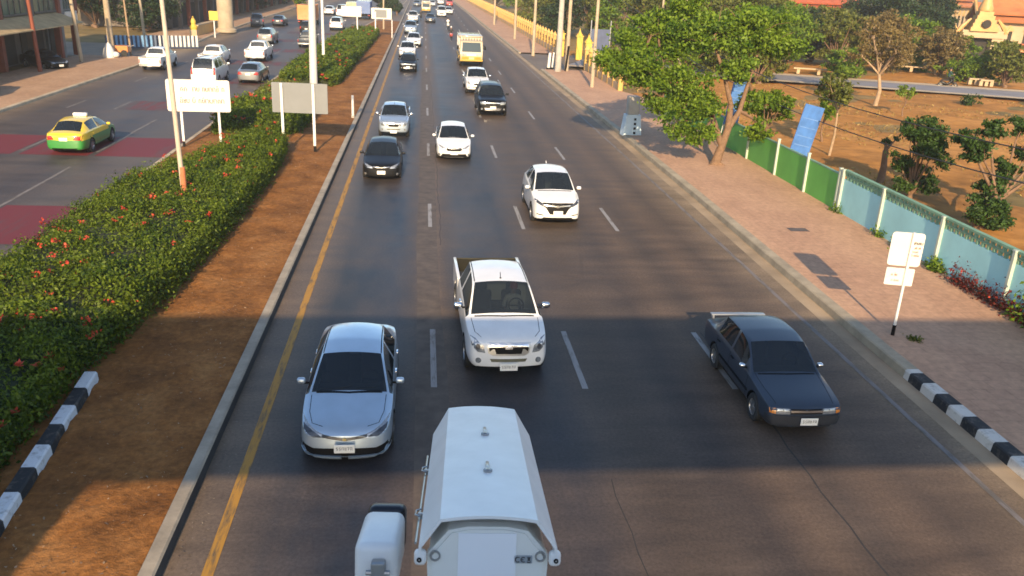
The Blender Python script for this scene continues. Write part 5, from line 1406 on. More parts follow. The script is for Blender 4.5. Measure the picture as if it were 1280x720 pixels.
board(fs, 'board', 2.5, 1.3, (.45, .06, 2.9), board_white, 0, .06, .05); board(fs, 'panel', 1.5, .95, (.35, .02, 2.88), sign_back, 0, .04, .03); MB().box((-.3, -.02, 1.5), (.14, .08, 3.2)).build('post', white_paint, fs)
for x, y, h, lb in ((-4.0, 49.7, 1.25, 'short white marker post on the bare median edge beside the silver pickup'), (-3.95, 112, 2.2, 'white marker post at the median corner far ahead')):
    r_ = thing('marker_post', lb, 'marker post', (x, y, .14)); MB().tube([(0, 0, -.1), (0, 0, h)], .07, 8).build('post', white_paint, r_, 40); MB().tube([(0, 0, -.02), (0, 0, .12)], .10, 8).build('base', concrete, r_, 40)
# lamp posts of the median
def lamp_post(label, x, y, h, r0, r1, lean, group, arm=2.0, base=None, mat=galv, cat='street lamp', name='street_lamp', armdir=1):
    root = thing(name, label, cat, (x, y, .12), 0, group)
    MB().tube([(0, 0, -.1), (lean*h*.5, 0, h*.5), (lean*h, 0, h)], [r0, (r0+r1)/2, r1], 12).build('pole', mat, root, 40)
    mb = MB(); mb.tube([(lean*h, 0, h-.2), (lean*h+armdir*arm*.5, 0, h+.5), (lean*h+armdir*arm, 0, h+.7)], [r1*.8, r1*.6, r1*.5], 8); mb.build('arm', mat, root, 40)
    m2 = MB(); m2.bbox((lean*h+armdir*(arm+.25), 0, h+.68), (.7, .26, .14), .05); m2.build('lamp_head', galv, root, 40)
    if base: MB().tube([(0, 0, -.02), (0, 0, base[0])], r0*1.15, 12).build('base', base[1], root, 40)
    return root
tp_ = ray_at(230, 237, Z=1.0)
lamp_post('thin leaning pole with a rusty foot rising out of the near hedge', tp_.x, tp_.y, 9.0, .085, .06, -.022, None, base=(1.65, simple('rust', (.42, .14, .06), .8, var=.3)), mat=simple('pole_warm', (.44, .37, .29), .6, var=.15))
lamp_post('thick pale grey lamp post behind the grey sign board', -7.7, 62.2, 11, .28, .20, .01, None, mat=simple('pole_grey', (.50, .50, .49), .5, var=.08))
lamp_post('thin pale pole right behind the thick grey lamp post', -8.3, 74.3, 10, .13, .09, .0, None, mat=white_paint, arm=2.2)
lamp_post('distant pole at the end of the long low hedge', -5.7, 128, 9, .13, .09, .0, None, mat=concrete_warm)
# right side poles
PG = 'pale roadside poles along the right pavement'
def plain_pole(label, x, y, h, r, cross, group, lean=0.0, mat=concrete_warm, dark=False, wires=False):
    root = thing('utility_pole', label, 'pole', (x, y, .12), 0, group)
    MB().tube([(0, 0, -.1), (lean*h, 0, h)], [r, r*.65], 10).build('pole', mat, root, 40)
    for k in range(cross):
        z = h-.5-.9*k; MB().box((lean*z, -.12, z), (1.9, .10, .12)).build('crossarm', galv, root)
        m2 = MB()
        for s in (-.8, -.3, .3, .8): m2.lathe([(.001, 0), (.05, 0), (.035, .06), (.05, .10), (.02, .16), (.001, .17)], 8, 'z', (lean*z+s, -.12, z+.06))
        m2.build('insulators', simple('porcelain', (.5, .42, .36), .3), root)
    if dark: MB().tube([(-.1, -.1, -.1), (.05, -.14, 2.3)], .11, 8).build('conduit', black_trim, root, 40)
    return root
plain_pole('pale pole with a dark foot standing nearest, left of the big tree', 13.3, 67.5, 9, .16, 0, PG)
plain_pole('thick concrete pole with a broad base by the golden gate', 12.2, 78.5, 10, .30, 1, PG, mat=concrete)
plain_pole('concrete pole with a dark cable duct right beside the thick one', 13.1, 79.2, 10, .20, 2, PG, dark=True)
plain_pole('pale pole before the golden gate post, beside two short white bollards', 12.0, 95.6, 10, .19, 0, PG)
plain_pole('pale pole farther along the golden fence', 12.3, 119, 10, .19, 0, PG)
plain_pole('farthest pale pole on the right pavement', 12.0, 151, 10, .18, 0, PG)
plain_pole('tall power pole with two crossarms above the big tree', 24.5, 82, 8.0, .26, 1, None)
plain_pole('slim pale pole left of the two armed power pole', 22.9, 84, 7.8, .14, 1, None)
for x, lb in ((11.6, 'tall white bollard at the driveway corner'), (12.0, 'thin white bollard right of the tall one at the driveway corner')):
    r_ = thing('bollard', lb, 'bollard', (x, 80.5 if x < 11.8 else 80.9, .1)); MB().tube([(0, 0, -.1), (.1, 0, 1.5), (.1, 0, 1.56)], [.14 if x < 11.8 else .08, .14 if x < 11.8 else .08, .05], 10).build('post', white_paint, r_, 40); MB().tube([(0, 0, -.02), (0, 0, .2)], .17, 10).build('base', black_trim, r_, 40)
# overhead cables beside the pavement
cab_m = simple('cable', (.02, .02, .02), .6, var=.1)
def cable(label, pts, r=.022):
    P = []
    for (a, b) in zip(pts, pts[1:]):
        a = Vector(a); b = Vector(b); s = (b-a).length*.018
        for k in range(13): t = k/12; P.append(a.lerp(b, t)-Vector((0, 0, s*4*t*(1-t))))
    root = thing('overhead_cable', label, 'cable', pts[0], 0, 'overhead cables along the wall')
    MB().tube([p-Vector(pts[0]) for p in P], r, 5).build('wire', cab_m, root)
cp = plain_pole('concrete pole out of the picture carrying the cables past the turquoise wall', 16.8, 13.5, 6.5, .18, 1, None)
cable('upper black cable running past the blue banner above the field', [(17.1, 13.5, 4.9), (18.2, 48, 3.9), (15, 80, 8.5)])
cable('lower black cable crossing the foot of the blue banner', [(17.1, 13.5, 4.0), (17.9, 48, 2.9), (14.6, 80, 8.0)])
nbp = ray_at(750, 52, Y=92); nb_ = thing('notice_board', 'dark blue notice board behind the nearest pale pole', 'notice board', (nbp.x, 92, 0)); MB().bbox((0, 0, 2.0), (2.0, .12, 2.6), .03).build('board', simple('board_navy', (.05, .07, .14), .5, var=.2), nb_)
q = MB()
for s in (-1, 1): q.tube([(s*1.05, 0, 0), (s*1.05, 0, 4.2)], .06, 8)
q.build('frame', galv, nb_)
# steel lattice mast
lm = ray_at(908, 50, Y=100); mast = thing('lattice_mast', 'steel lattice mast standing among the yellowish trees', 'mast', (lm.x, 100, 0))
mb = MB(); H_ = 13
for sx, sy in ((-1, -1), (1, -1), (1, 1), (-1, 1)): mb.tube([(sx*.8, sy*.8, 0), (sx*.45, sy*.45, H_)], .06, 6)
for k in range(12):
    z0, z1 = k*H_/12, (k+1)*H_/12; w0, w1 = .8-.35*k/12, .8-.35*(k+1)/12
    for q in range(4):
        ca = [(-1, -1), (1, -1), (1, 1), (-1, 1)]; a, b = ca[q], ca[(q+1) % 4]
        mb.tube([(a[0]*w0, a[1]*w0, z0), (b[0]*w1, b[1]*w1, z1)], .03, 5); mb.tube([(a[0]*w1, a[1]*w1, z1), (b[0]*w1, b[1]*w1, z1)], .03, 5)
mb.build('lattice', galv, mast)
# golden fence with pointed posts
gold = simple('gold_paint', (.46, .28, .07), .55, var=.15, nscale=1.2, world=True)
gold_b = simple('gold_bright', (.58, .37, .05), .5, var=.12, nscale=1.2, world=True)
wallb = simple('fence_base', (.40, .30, .18), .85, var=.25, nscale=.8, world=True)
def golden_fence(label, pa, pb, pitch=2.2, h=1.9, post=gold):
    a = Vector((*pa, 0)); b = Vector((*pb, 0)); d = b-a; L = d.length; root = thing('golden_fence', label, 'fence', tuple((a+b)/2), math.atan2(d.y, d.x))
    MB().box((0, 0, .35), (L, .25, .7)).build('base_wall', wallb, root)
    m2 = MB()
    m2.box((0, 0, 1.45), (L, .05, .07)); m2.box((0, 0, .9), (L, .05, .07))
    for x in np.arange(-L/2+.2, L/2, .28): m2.box((x, 0, 1.1), (.035, .035, .95)); 
    m2.build('railing', gold, root)
    n = min(90, int(L/pitch))
    for k in range(n+1):
        x = -L/2+L*k/n; p = MB(); p.box((x, -.02, .98), (.36, .34, 1.9)); p.add([(x-.24, -.26, 1.93), (x+.24, -.26, 1.93), (x+.24, .22, 1.93), (x-.24, .22, 1.93), (x, -.02, 2.45)], [(0, 1, 4), (1, 2, 4), (2, 3, 4), (3, 0, 4), (3, 2, 1, 0)])
        p.build('post', post, root)
golden_fence('golden fence with pointed posts running far along the right pavement', (15.1, 98.5), (12.7, 320))
golden_fence('short golden fence with pointed posts between the gate and the big tree', (15.2, 66), (15.4, 82), 2.2)
def gatepost(label, x, y):
    r_ = thing('gate_post', label, 'gate post', (x, y, 0), 0, 'bright golden gate posts'); p = MB(); p.box((0, 0, 1.2), (.62, .62, 2.4)); p.box((0, 0, 2.45), (.78, .78, .1)); p.build('shaft', gold_b, r_)
    q = MB(); q.lathe([(.36, 2.5), (.30, 2.65), (.16, 2.8), (.08, 3.0), (.001, 3.3)], 12, 'z'); q.build('finial', gold_b, r_, 40)
gatepost('bright golden gate post left of the thick concrete pole', 15.2, 96.6); gatepost('bright golden gate post right of the pole with the cable duct', 16.0, 84.5); gatepost('bright golden gate post between the two concrete poles', 16.6, 93)
# temple buildings
roof_t = simple('roof_tiles', (.42, .15, .05), .7, var=.25, nscale=.6, bmp=.3, world=True)
roof_r = simple('roof_red', (.36, .085, .03), .7, var=.25, nscale=.6, world=True)
gold_t = simple('temple_gold', (.48, .29, .10), .5, var=.2, nscale=.6, world=True)
cream = simple('temple_cream', (.40, .30, .18), .7, var=.15, nscale=.5, world=True)
dark_in = simple('dark_interior', (.03, .025, .02), .9, var=.2)  # opaque dark panels: the unlit rooms behind openings are painted as colour
def temple(label, px, Y, w, d, hw, hr, rz, mroof, mwall, tiers=2, band=None, lift=0.0):
    p = ray_at(px, 30, Y=Y); root = thing('temple_hall', label, 'temple', (p.x, Y, 0), rz)
    wl = MB(); wl.box((0, 0, hw/2), (w, d, hw)); wl.build('wall', mwall, root)
    n = int(w/2.4)
    for k in range(n):
        x = -w/2+w*(k+.5)/n; q = MB(); q.box((x, -d/2-.03, hw*.45), (.9, .08, hw*.5)); o = q.build('window', dark_in, root)
        f = MB(); f.box((x, -d/2-.04, hw*.45-hw*.27), (1.2, .14, .15)); f.box((x, -d/2-.04, hw*.45+hw*.28), (1.2, .14, .2)); f.add([(x-.6, -d/2-.12, hw*.45+hw*.30), (x+.6, -d/2-.12, hw*.45+hw*.30), (x, -d/2-.12, hw*.45+hw*.30+.8), (x-.6, -d/2+.02, hw*.45+hw*.30), (x+.6, -d/2+.02, hw*.45+hw*.30), (x, -d/2+.02, hw*.45+hw*.30+.8)], [(0, 1, 2), (5, 4, 3), (0, 2, 5, 3), (1, 4, 5, 2)]); f.build('frame', gold_t, o)
    if band: q = MB(); q.box((0, -d/2-.05, hw*.2), (w*.98, .07, hw*.38)); q.build('skirting', band, root)
    z = hw
    for t in range(tiers):
        ww = w*(1.12-.2*t); dd = d*(1.25-.25*t); hh = hr*(.6 if t == 0 else .75)
        m2 = MB(); e = .35
        pr = [(-dd/2, z-.1), (-dd/4, z+hh*.36), (0, z+hh), (dd/4, z+hh*.36), (dd/2, z-.1), (dd/2-.1, z-.3), (0, z+hh-.35), (-dd/2+.1, z-.3)]
        m2.prism(pr, -ww/2, ww/2, 'x'); o = m2.build('roof', mroof, root)
        f = MB()
        for s in (-1, 1):
            f.tube([(s*(ww/2+.05), -dd/2, z-.1), (s*(ww/2+.05), -dd/4, z+hh*.38), (s*(ww/2+.05), 0, z+hh+.05), (s*(ww/2+.05), dd/4, z+hh*.38), (s*(ww/2+.05), dd/2, z-.1)], .22, 6)
            f.tube([(s*(ww/2), 0, z+hh), (s*(ww/2+.5), 0, z+hh+.9), (s*(ww/2+.3), 0, z+hh+1.8)], [.2, .14, .03], 6)
        f.build('bargeboard', gold_t, o)
        z += hh*.42
    return root
temple('red and gold temple hall far behind the olive trees', 1012, 150, 15, 9, 5.4, 3.4, R(8), roof_r, cream)
temple('orange roofed temple hall at the right edge beyond the shrine gate', 1290, 128, 15, 9, 5.2, 4.0, R(-24), roof_t, cream, 2, roof_r)
temple('orange roofed temple hall showing between the evergreens and the shrine gate', 1172, 170, 12, 9, 6.6, 4.6, R(40), roof_t, cream)
# shrine gate with a spire
gp = ray_at(1218, 75, Y=112); sg = thing('shrine_gate', 'cream and gold shrine gate with a tapering spire', 'gate', (gp.x, 112, 0), R(-14))
mb = MB(); 
for s in (-1, 1): mb.box((s*2.0, 0, 1.6), (1.3, 1.6, 3.2))
mb.box((0, 0, 3.5), (6.2, 2.0, .6)); mb.box((0, 0, 3.95), (5.2, 1.8, .4)); mb.build('gateway', cream, sg)
q = MB(); q.box((0, .5, 1.6), (2.6, .3, 3.1)); q.build('doors', dark_in, sg)
q = MB(); 
for k in range(5): q.box((0, 0, 4.3+k*.5), (3.6-.45*k, 2.6-.3*k, .52))
q.build('tiered_roof', gold_t, sg)
q = MB()
for s in (-1, 1): q.tube([(s*3.1, -.4, 3.8), (s*2.6, -.4, 4.6), (s*1.7, -.4, 5.6)], [.25, .3, .12], 6); q.tube([(s*3.1, -.4, 3.8), (s*3.5, -.4, 4.7)], [.2, .05], 6)
q.build('gable_ornament', gold_t, sg)
q = MB(); q.lathe([(.9, 6.6), (.95, 6.9), (.75, 7.4), (.5, 8.2), (.3, 9.3), (.14, 10.6), (.03, 12)], 14, 'z'); q.build('spire', gold_t, sg, 40)
q = MB(); q.lathe([(.001, -.06), (.55, -.05), (.55, .05), (.001, .06)], 16, 'y', (0, -1.55, 5.0)); q.build('round_window', dark_in, sg)
# low things by the lane: garden walls, seats
for px, Y, w, lb in ((1025, 84.5, 5, 'long pale stone bench beside the lane below the temple hall'), (1140, 92, 6, 'low cream garden wall in front of the dark evergreens'), (1225, 80.5, 1.4, 'small cream stone seat left of the rounded green bush'), (1238, 79.5, 1.2, 'small cream stone seat right of the other one by the rounded green bush')):
    p = ray_at(px, 80, Y=Y); r_ = thing('stone_seat' if w < 5.5 else 'garden_wall', lb, 'bench' if w < 5.5 else 'wall', (p.x, Y, .2), R(-18))
    MB().bbox((0, 0, .5), (w, .6, .14), .03).build('slab', cream, r_); m2 = MB()
    for s in (-.4, 0, .4): m2.box((s*w, 0, .2), (.3, .45, .46))
    m2.build('supports', cream, r_)
# ------------------------------------------------------------------ shophouses and street clutter on the left
def gp_(px, py, z=0.0): p = ray_at(px, py, Z=z); return p.x, p.y
wall_dk = simple('shop_wall', (.12, .10, .085), .85, var=.3, nscale=.7, world=True)
wall_tan = simple('shop_tan', (.32, .25, .17), .85, var=.25, nscale=.6, world=True)
awn_m = simple('awning_tan', (.40, .29, .15), .8, var=.3, nscale=1.5)
redbr = simple('redbrown', (.20, .055, .03), .8, var=.25, nscale=1.2)
greenglass = simple('green_glass', (.05, .10, .075), .15, var=.5, nscale=.7)
shutter = simple('shutter_grey', (.14, .15, .16), .6, var=.25, nscale=2)
bluep = simple('blue_panel', (.16, .32, .52), .6, var=.15)
def shophouse(label, y0, y1, xf, h, wallm, storeys=3, awn=True, d=9, signs=(), bays=3, win=greenglass, open_=True):
    L = y1-y0; root = thing('shophouse', label, 'building', (xf-d/2, (y0+y1)/2, .1))
    X = d/2
    mb = MB(); mb.box((0, 0, h/2+1.7), (d, L, h-3.4)); mb.box((-.6, 0, 1.7), (d-1.2, L, 3.4)) ; mb.box((0, 0, h+.2), (d+.4, L+.2, .4)); mb.build('wall', wallm, root)
    w = L/bays
    for k in range(bays+1):
        p = MB(); p.box((X-.15, -L/2+w*k, 1.7), (.45, .45, 3.4)); p.box((X+.06, -L/2+w*k, h/2+1.7), (.3, .5, h-3.4)); p.build('column', redbr if k % 2 else wallm, root)
    for k in range(bays):
        yc = -L/2+w*(k+.5)
        o = MB().box((X-1.19, yc, 1.45), (.10, w*.8, 2.7)).build('shop_opening', dark_in if open_ else shutter, root)
        for s in range(storeys-1):
            zz = 4.6+s*3.0
            if zz+1.2 > h: break
            q = MB().box((X+.012, yc, zz), (.06, w*.72, 1.5)); o = q.build('window', win, root)
            f = MB(); f.box((X+.05, yc, zz-.8), (.22, w*.8, .1)); f.box((X+.06, yc, zz), (.08, .07, 1.5)); f.box((X+.06, yc-w*.18, zz), (.08, .05, 1.5)); f.box((X+.06, yc+w*.18, zz), (.08, .05, 1.5)); f.build('frame', wallm, o)
    if awn:
        a = MB(); a.add([(X-.1, -L/2, 3.7), (X-.1, L/2, 3.7), (X+2.0, L/2, 2.95), (X+2.0, -L/2, 2.95), (X-.1, -L/2, 3.62), (X-.1, L/2, 3.62), (X+2.0, L/2, 2.87), (X+2.0, -L/2, 2.87)], [(0, 3, 2, 1), (4, 5, 6, 7), (0, 1, 5, 4), (1, 2, 6, 5), (2, 3, 7, 6), (3, 0, 4, 7)])
        for yy in np.linspace(-L/2+.3, L/2-.3, 4): a.tube([(X+1.95, yy, 2.9), (X+.05, yy, 2.75)], .025, 5)
        a.build('awning', awn_m, root)
    for (yy, zz, ww, hh, mm) in signs:
        MB().bbox((X+.22, yy-(y0+y1)/2, zz), (.14, ww, hh), .03).build('signboard', mm, root)
    return root
sgn_w = simple('sign_white', (.62, .58, .52), .5, var=.1); sgn_g = simple('sign_green', (.10, .36, .05), .5, var=.15); sgn_r = simple('sign_red', (.40, .06, .03), .5, var=.2); sgn_b = simple('sign_blue', (.20, .32, .50), .5, var=.2)
shophouse('dark shophouse with a tan awning over its open front, nearest on the left', 50, 75.5, -29.6, 10.5, wall_dk, 3, True, bays=5, signs=[(57, 4.9, 3, .8, shutter)])
shophouse('narrow grey shophouse with a pale sign beyond the tan awning', 76, 79, -29.6, 9, shutter, 2, False, bays=1, signs=[(77.6, 3.2, 2.4, .9, sgn_w)])
shophouse('dark building with green and blue sign boards behind the golden planter wall', 114, 140, -30, 8, wall_dk, 2, False, bays=6, d=12, signs=[(120, 4.2, 6, 1.3, sgn_b), (130, 4.3, 9, 1.2, sgn_g), (129, 5.8, 12, .9, sgn_r)])
shophouse('dark shopfront row beyond the round concrete pylon', 146, 178, -30.5, 8.5, wall_dk, 2, True, bays=7, d=10, signs=[(152, 4.4, 4, 1.2, sgn_w), (160, 4.2, 3, 1.4, sgn_b), (170, 4.2, 4, 1.0, sgn_r)])
shophouse('farthest tan shopfront row on the left', 182, 240, -31, 9, wall_tan, 2, True, bays=10, d=10, signs=[(190, 4.3, 5, 1.2, sgn_w), (205, 4.3, 5, 1.2, sgn_b), (225, 4.3, 6, 1.2, sgn_w)])
shophouse('pale low building where the road meets the top of the picture', 330, 350, 2, 7, wall_tan, 2, True, bays=5, d=12)
# poles on the left
for lb, (x, y), h, r, ln, m in (('leaning utility pole at the corner of the tan awning', (-27.4, 73.4), 9, .16, -.05, concrete_warm), ('thick tan utility pole beside the narrow grey shophouse', (-26.6, 78.2), 9, .27, -.01, concrete_warm),
        ('thin pole with an orange foot behind the orange cart', (-25.8, 80.6), 8, .09, -.03, bark_pale), ('pale pole beside the blue and white barrier panels', (-27.5, 90.5), 8, .15, -.03, concrete_warm), ('rusty red post standing in front of the dark shophouse', (-27.6, 66), 8, .16, -.03, redbr)):
    root = thing('utility_pole', lb, 'pole', (x, y, .1), 0, 'poles along the left pavement'); MB().tube([(0, 0, -.1), (ln*h, 0, h)], [r, r*.75], 10).build('pole', m, root, 40); MB().box((ln*(h-.6), -.1, h-.6), (1.6, .1, .1)).build('crossarm', galv, root)
x, y = gp_(283, 41); root = thing('pylon', 'thick round pale concrete pylon on the far left pavement', 'column', (x, y, .1)); MB().lathe([(.001, 0), (1.25, 0), (1.25, .3), (.95, .5), (.9, 12), (1.3, 12.4), (.001, 12.4)], 20, 'z').build('shaft', concrete_warm, root, 40)
# barrier of alternating panels round the side street corner
a = Vector((*gp_(133, 61), 0)); b = Vector((*gp_(249, 61), 0)); d = b-a; root = thing('barrier', 'low barrier of alternating dark blue and white panels at the side street', 'barrier', tuple((a+b)/2), math.atan2(d.y, d.x))
Lb = d.length; nb = 22
MB().box((0, .02, .62), (Lb, .10, 1.15)).build('backing', simple('barrier_dark', (.035, .05, .09), .6, var=.2), root)
for k in range(nb): x = -Lb/2+Lb*(k+.5)/nb; MB().box((x, -.05, .72), (Lb/nb*.52, .06, 1.05)).build('panel', white_paint if k > 10 else bluep, root)
x, y = gp_(208, 33); root = thing('planter_wall', 'low golden planter wall under the green sign boards', 'wall', (-25.9, 110, .1)); MB().box((0, 0, .55), (.5, 12, 1.1)).build('wall', gold_t, root); MB().box((0, 0, 1.15), (.7, 12.2, .12)).build('coping', cream, root)
for (px, py), lb, hh in (((243, 46), 'yellow lion shaped block statue beside the barrier end', 1.5),):
    x, y = gp_(px, py); root = thing('plinth_statue', 'small golden pedestal ornament at the end of the barrier', 'statue', (x, y, .1)); q = MB(); q.box((0, 0, .35), (.8, .8, .7)); q.build('pedestal', cream, root); q = MB(); q.lathe([(.4, .7), (.45, 1.0), (.25, 1.3), (.3, 1.6), (.12, 2.0), (.001, 2.2)], 12, 'z'); q.build('ornament', gold_b, root, 40)
x, y = gp_(269, 47); root = thing('road_sign', 'square yellow sign on a white post near the concrete pylon', 'road sign', (x, y, .1)); MB().tube([(0, 0, -.1), (0, 0, 2.2)], .08, 8).build('post', white_paint, root); MB().bbox((0, -.1, 2.3), (1.0, .06, 1.0), .05).build('board', gold_b, root)
# vendor cart and sack on the left pavement
x, y = gp_(150, 72); root = thing('vendor_cart', 'orange vendor cart on the left pavement', 'cart', (x, y, .14)); MB().bbox((0, 0, .62), (1.7, .9, .55), .04).build('box', P_ORANGE, root); q = MB()
for s in (-1, 1): q.lathe([(.001, -.04), (.28, -.04), (.28, .04), (.001, .04)], 16, 'y', (s*.55, -.48, .28))
q.build('wheel', rubber, root, 40); MB().tube([(.85, 0, .8), (1.3, 0, .95)], .03, 6).build('handle', galv, root)
x, y = gp_(137, 74); root = thing('sack', 'white covered heap left of the orange vendor cart', 'sack', (x, y, .14)); q = MB(); q.lathe([(.5, 0), (.52, .25), (.4, .7), (.2, 1.1), (.05, 1.25)], 10, 'z'); q.sphere((.5, .1, .25), .32, 2, sc=(1, 1, .8)); q.build('cloth', white_paint, root, 60)

# ------------------------------------------------------------------ people (riders and one driver)
skin_m = simple('skin', (.30, .16, .10), .6, var=.08); hair_m = simple('hair', (.012, .010, .009), .6, var=.1)
def person_mesh(shirt, trousers):
    V = [(0, 0, .06), (0, .01, .20), (0, -.01, .36), (0, -.03, .50), (0, -.05, .60), (0, -.07, .68), (0, -.08, .80)]
    Rr = [.16, .145, .155, .15, .055, .085, .085]; E_ = [(0, 1), (1, 2), (2, 3), (3, 4), (4, 5), (5, 6)]
    def chain(base, pts, rr):
        p = base
        for q, r in zip(pts, rr): V.append(q); Rr.append(r); E_.append((p, len(V)-1)); p = len(V)-1
    for s in (-1, 1):
        chain(3, [(s*.17, -.03, .52), (s*.25, -.16, .34), (s*.23, -.36, .30), (s*.22, -.45, .31)], [.062, .048, .036, .034])
        chain(0, [(s*.11, -.06, .03), (s*.17, -.42, .06), (s*.15, -.38, -.34), (s*.15, -.36, -.40), (s*.16, -.50, -.42)], [.10, .068, .042, .042, .035])
    me = bpy.data.meshes.new('person'); me.from_pydata(V, E_, [])
    o = bpy.data.objects.new('tmp', me); C.objects.link(o); md = o.modifiers.new('s', 'SKIN'); sv = me.skin_vertices[0].data
    for i, r in enumerate(Rr): sv[i].radius = (r, r)
    sv[0].use_root = True
    o.modifiers.new('u', 'SUBSURF').levels = 1
    dg = bpy.context.evaluated_depsgraph_get(); res = bpy.data.meshes.new_from_object(o.evaluated_get(dg)); bpy.data.objects.remove(o)
    res.materials.clear()
    for m in (shirt, trousers, skin_m): res.materials.append(m)
    for p in res.polygons:
        c = p.center; p.use_smooth = True
        if c.z > .60 or c.y < -.30 and c.z > .22: p.material_index = 2
        elif c.z < .12: p.material_index = 1
        else: p.material_index = 0
    res.name = 'body'
    return res
def cap_mesh(mat):
    q = MB(); q.lathe([(.001, .15), (.06, .14), (.10, .09), (.112, .02), (.105, -.02)], 16, 'z', (0, -.075, .80)); q.bbox((0, -.19, .80), (.14, .10, .015), .006); return q.mesh('cap', mat, 50)
def person(label, loc, rz, shirt, trousers, capm, z):
    r_ = thing('person', label, 'person', (loc[0], loc[1], z), rz, None); link('body', person_mesh(shirt, trousers), r_); link('cap' if capm != hair_m else 'hair', cap_mesh(capm), r_); return r_

# ------------------------------------------------------------------ vehicles placed in the traffic
K_new, K_sed, K_old, K_cross, K_suv, K_pick, K_van, K_song, K_truck, K_moto = new_sedan(), plain_sedan(), old_sedan(), crossover(), big_suv(), pickup(), van(), songthaew(), cargo_truck(), motorcycle()
for k_, pr in ((K_new, (0, -.095-.0125, .435, .37)), (K_pick, (0, -.10-.0125, .42, .38)), (K_old, (.05, -.075-.0125, .40, .36))):
    # registration characters: dark strokes, unreadable in the photograph
    cx, y, z, w = pr; q = MB(); g = random.Random(5); x = cx-w*.38
    while x < cx+w*.36:
        hh = .055; ww = .026; y_ = y-k_.L/2
        q.tube([(x+a*ww, y_, z+.008-hh/2+b*hh) for a, b in g.choice([[(0, 0), (0, 1), (1, 1), (1, 0)], [(0, 1), (1, 1), (.3, 0)], [(1, 1), (0, .9), (.1, .5), (1, .4), (.9, 0), (0, 0)], [(.1, 1), (.1, 0), (.9, 0), (.9, 1)]])], .005, 4); x += ww+.024
    pi = [i for i, p_ in enumerate(k_.parts) if p_[0] == 'number_plate'][0]
    k_.add('characters', q.mesh('characters', ink_dark), pi)
GO = 'oncoming vehicles on the right carriageway'; GL = 'vehicles driving away on the left carriageway'
def come(k, kind, label, xy, paint, sc=1.0, cat='car', second=None, rz=0.0, group=GO, skip=()):
    return k.place(kind, label, xy[0], xy[1]+k.L*sc/2, rz, paint, group, sc, cat, second, skip)
def away(k, kind, label, xy, paint, sc=1.0, cat='car', second=None, group=GL, rz=math.pi):
    return k.place(kind, label, xy[0], xy[1]+k.L*sc/2, rz, paint, group, sc, cat, second)
come(K_new, 'sedan', 'silver sedan nearest on the left lane beside the yellow line', (-1.30, 13.02), P_SILVER, .96)
come(K_pick, 'pickup_truck', 'white pickup truck with open bed right above the white camera', (1.78, 16.25), P_WHITE, 1.0, 'pickup', rz=R(1.6))
person('driver in a red cap behind the windscreen of the near white pickup', (1.80+.36, 16.25+2.40), 0, white_paint, hair_m, simple('cap_red', (.45, .05, .04), .8), .62).scale = (.9, .9, .9)
come(K_old, 'sedan', 'old dark blue boxy sedan with a rear wing beside the right kerb', (7.42, 13.85), P_NAVY, .96)
come(K_cross, 'crossover_car', 'white crossover with a black and chrome grille in the third lane', (4.71, 28.3), P_WHITE, .98)
come(K_sed, 'sedan', 'black sedan with bright headlights in the lane beside the yellow line', (-1.68, 34.6), P_BLACK, .93)
come(K_sed, 'sedan', 'white sedan in the second lane next to the black sedan', (1.45, 38.9), P_WHITE, .96)
come(K_pick, 'pickup_truck', 'silver blue pickup truck right behind the black sedan', (-1.5, 44.2), P_BLUEGREY, .9, 'pickup')
come(K_suv, 'sport_utility_car', 'large black sport utility car in front of the white pickup', (4.25, 52.1), P_BLACK, 1.0)
come(K_pick, 'pickup_truck', 'white pickup truck behind the large black sport utility car', (3.92, 62.3), P_WHITE, .98, 'pickup')
come(K_song, 'passenger_truck', 'cream and yellow passenger truck with a roof rack', (4.45, 82.3), P_CREAM, 1.12, 'truck')
come(K_suv, 'sport_utility_car', 'black car heading the queue of white cars by the median', gp_(510, 91), P_BLACK, .82)
come(K_sed, 'sedan', 'white car right behind the black car of the queue', gp_(509, 72.5), P_WHITE, 1.0)
come(K_sed, 'sedan', 'white car second behind the black car of the queue', gp_(517, 58.5), P_WHITE, 1.0)
come(K_pick, 'pickup_truck', 'pale blue pickup third behind the black car of the queue', gp_(513, 43), P_BLUEGREY, 1.0, 'pickup')
come(K_suv, 'sport_utility_car', 'white car last in the queue by the median', gp_(516, 28), P_WHITE, 1.0)
come(K_sed, 'sedan', 'dark blue car in the middle lane far ahead', gp_(538, 28.5), P_NAVY, 1.0)
come(K_van, 'van', 'white van far ahead in the third lane', gp_(552, 21.5), P_WHITE, 1.05, 'van')
come(K_song, 'passenger_truck', 'cream boxy truck far ahead in the second lane', gp_(532.5, 16), P_CREAM, .95, 'truck')
come(K_sed, 'sedan', 'white car just behind the far white van on its right', gp_(561, 18), P_WHITE)
come(K_sed, 'sedan', 'white car far away behind the cream boxy truck', gp_(540, 8), P_WHITE)
come(K_sed, 'sedan', 'dark car farthest away beside the median', gp_(521, 8), P_GREY)
come(K_pick, 'pickup_truck', 'white pickup farthest away in the third lane', gp_(551, 6), P_WHITE, 1.0, 'pickup')
come(K_van, 'van', 'red van farthest away by the right kerb', gp_(562, 8), P_RED, 1.0, 'van')
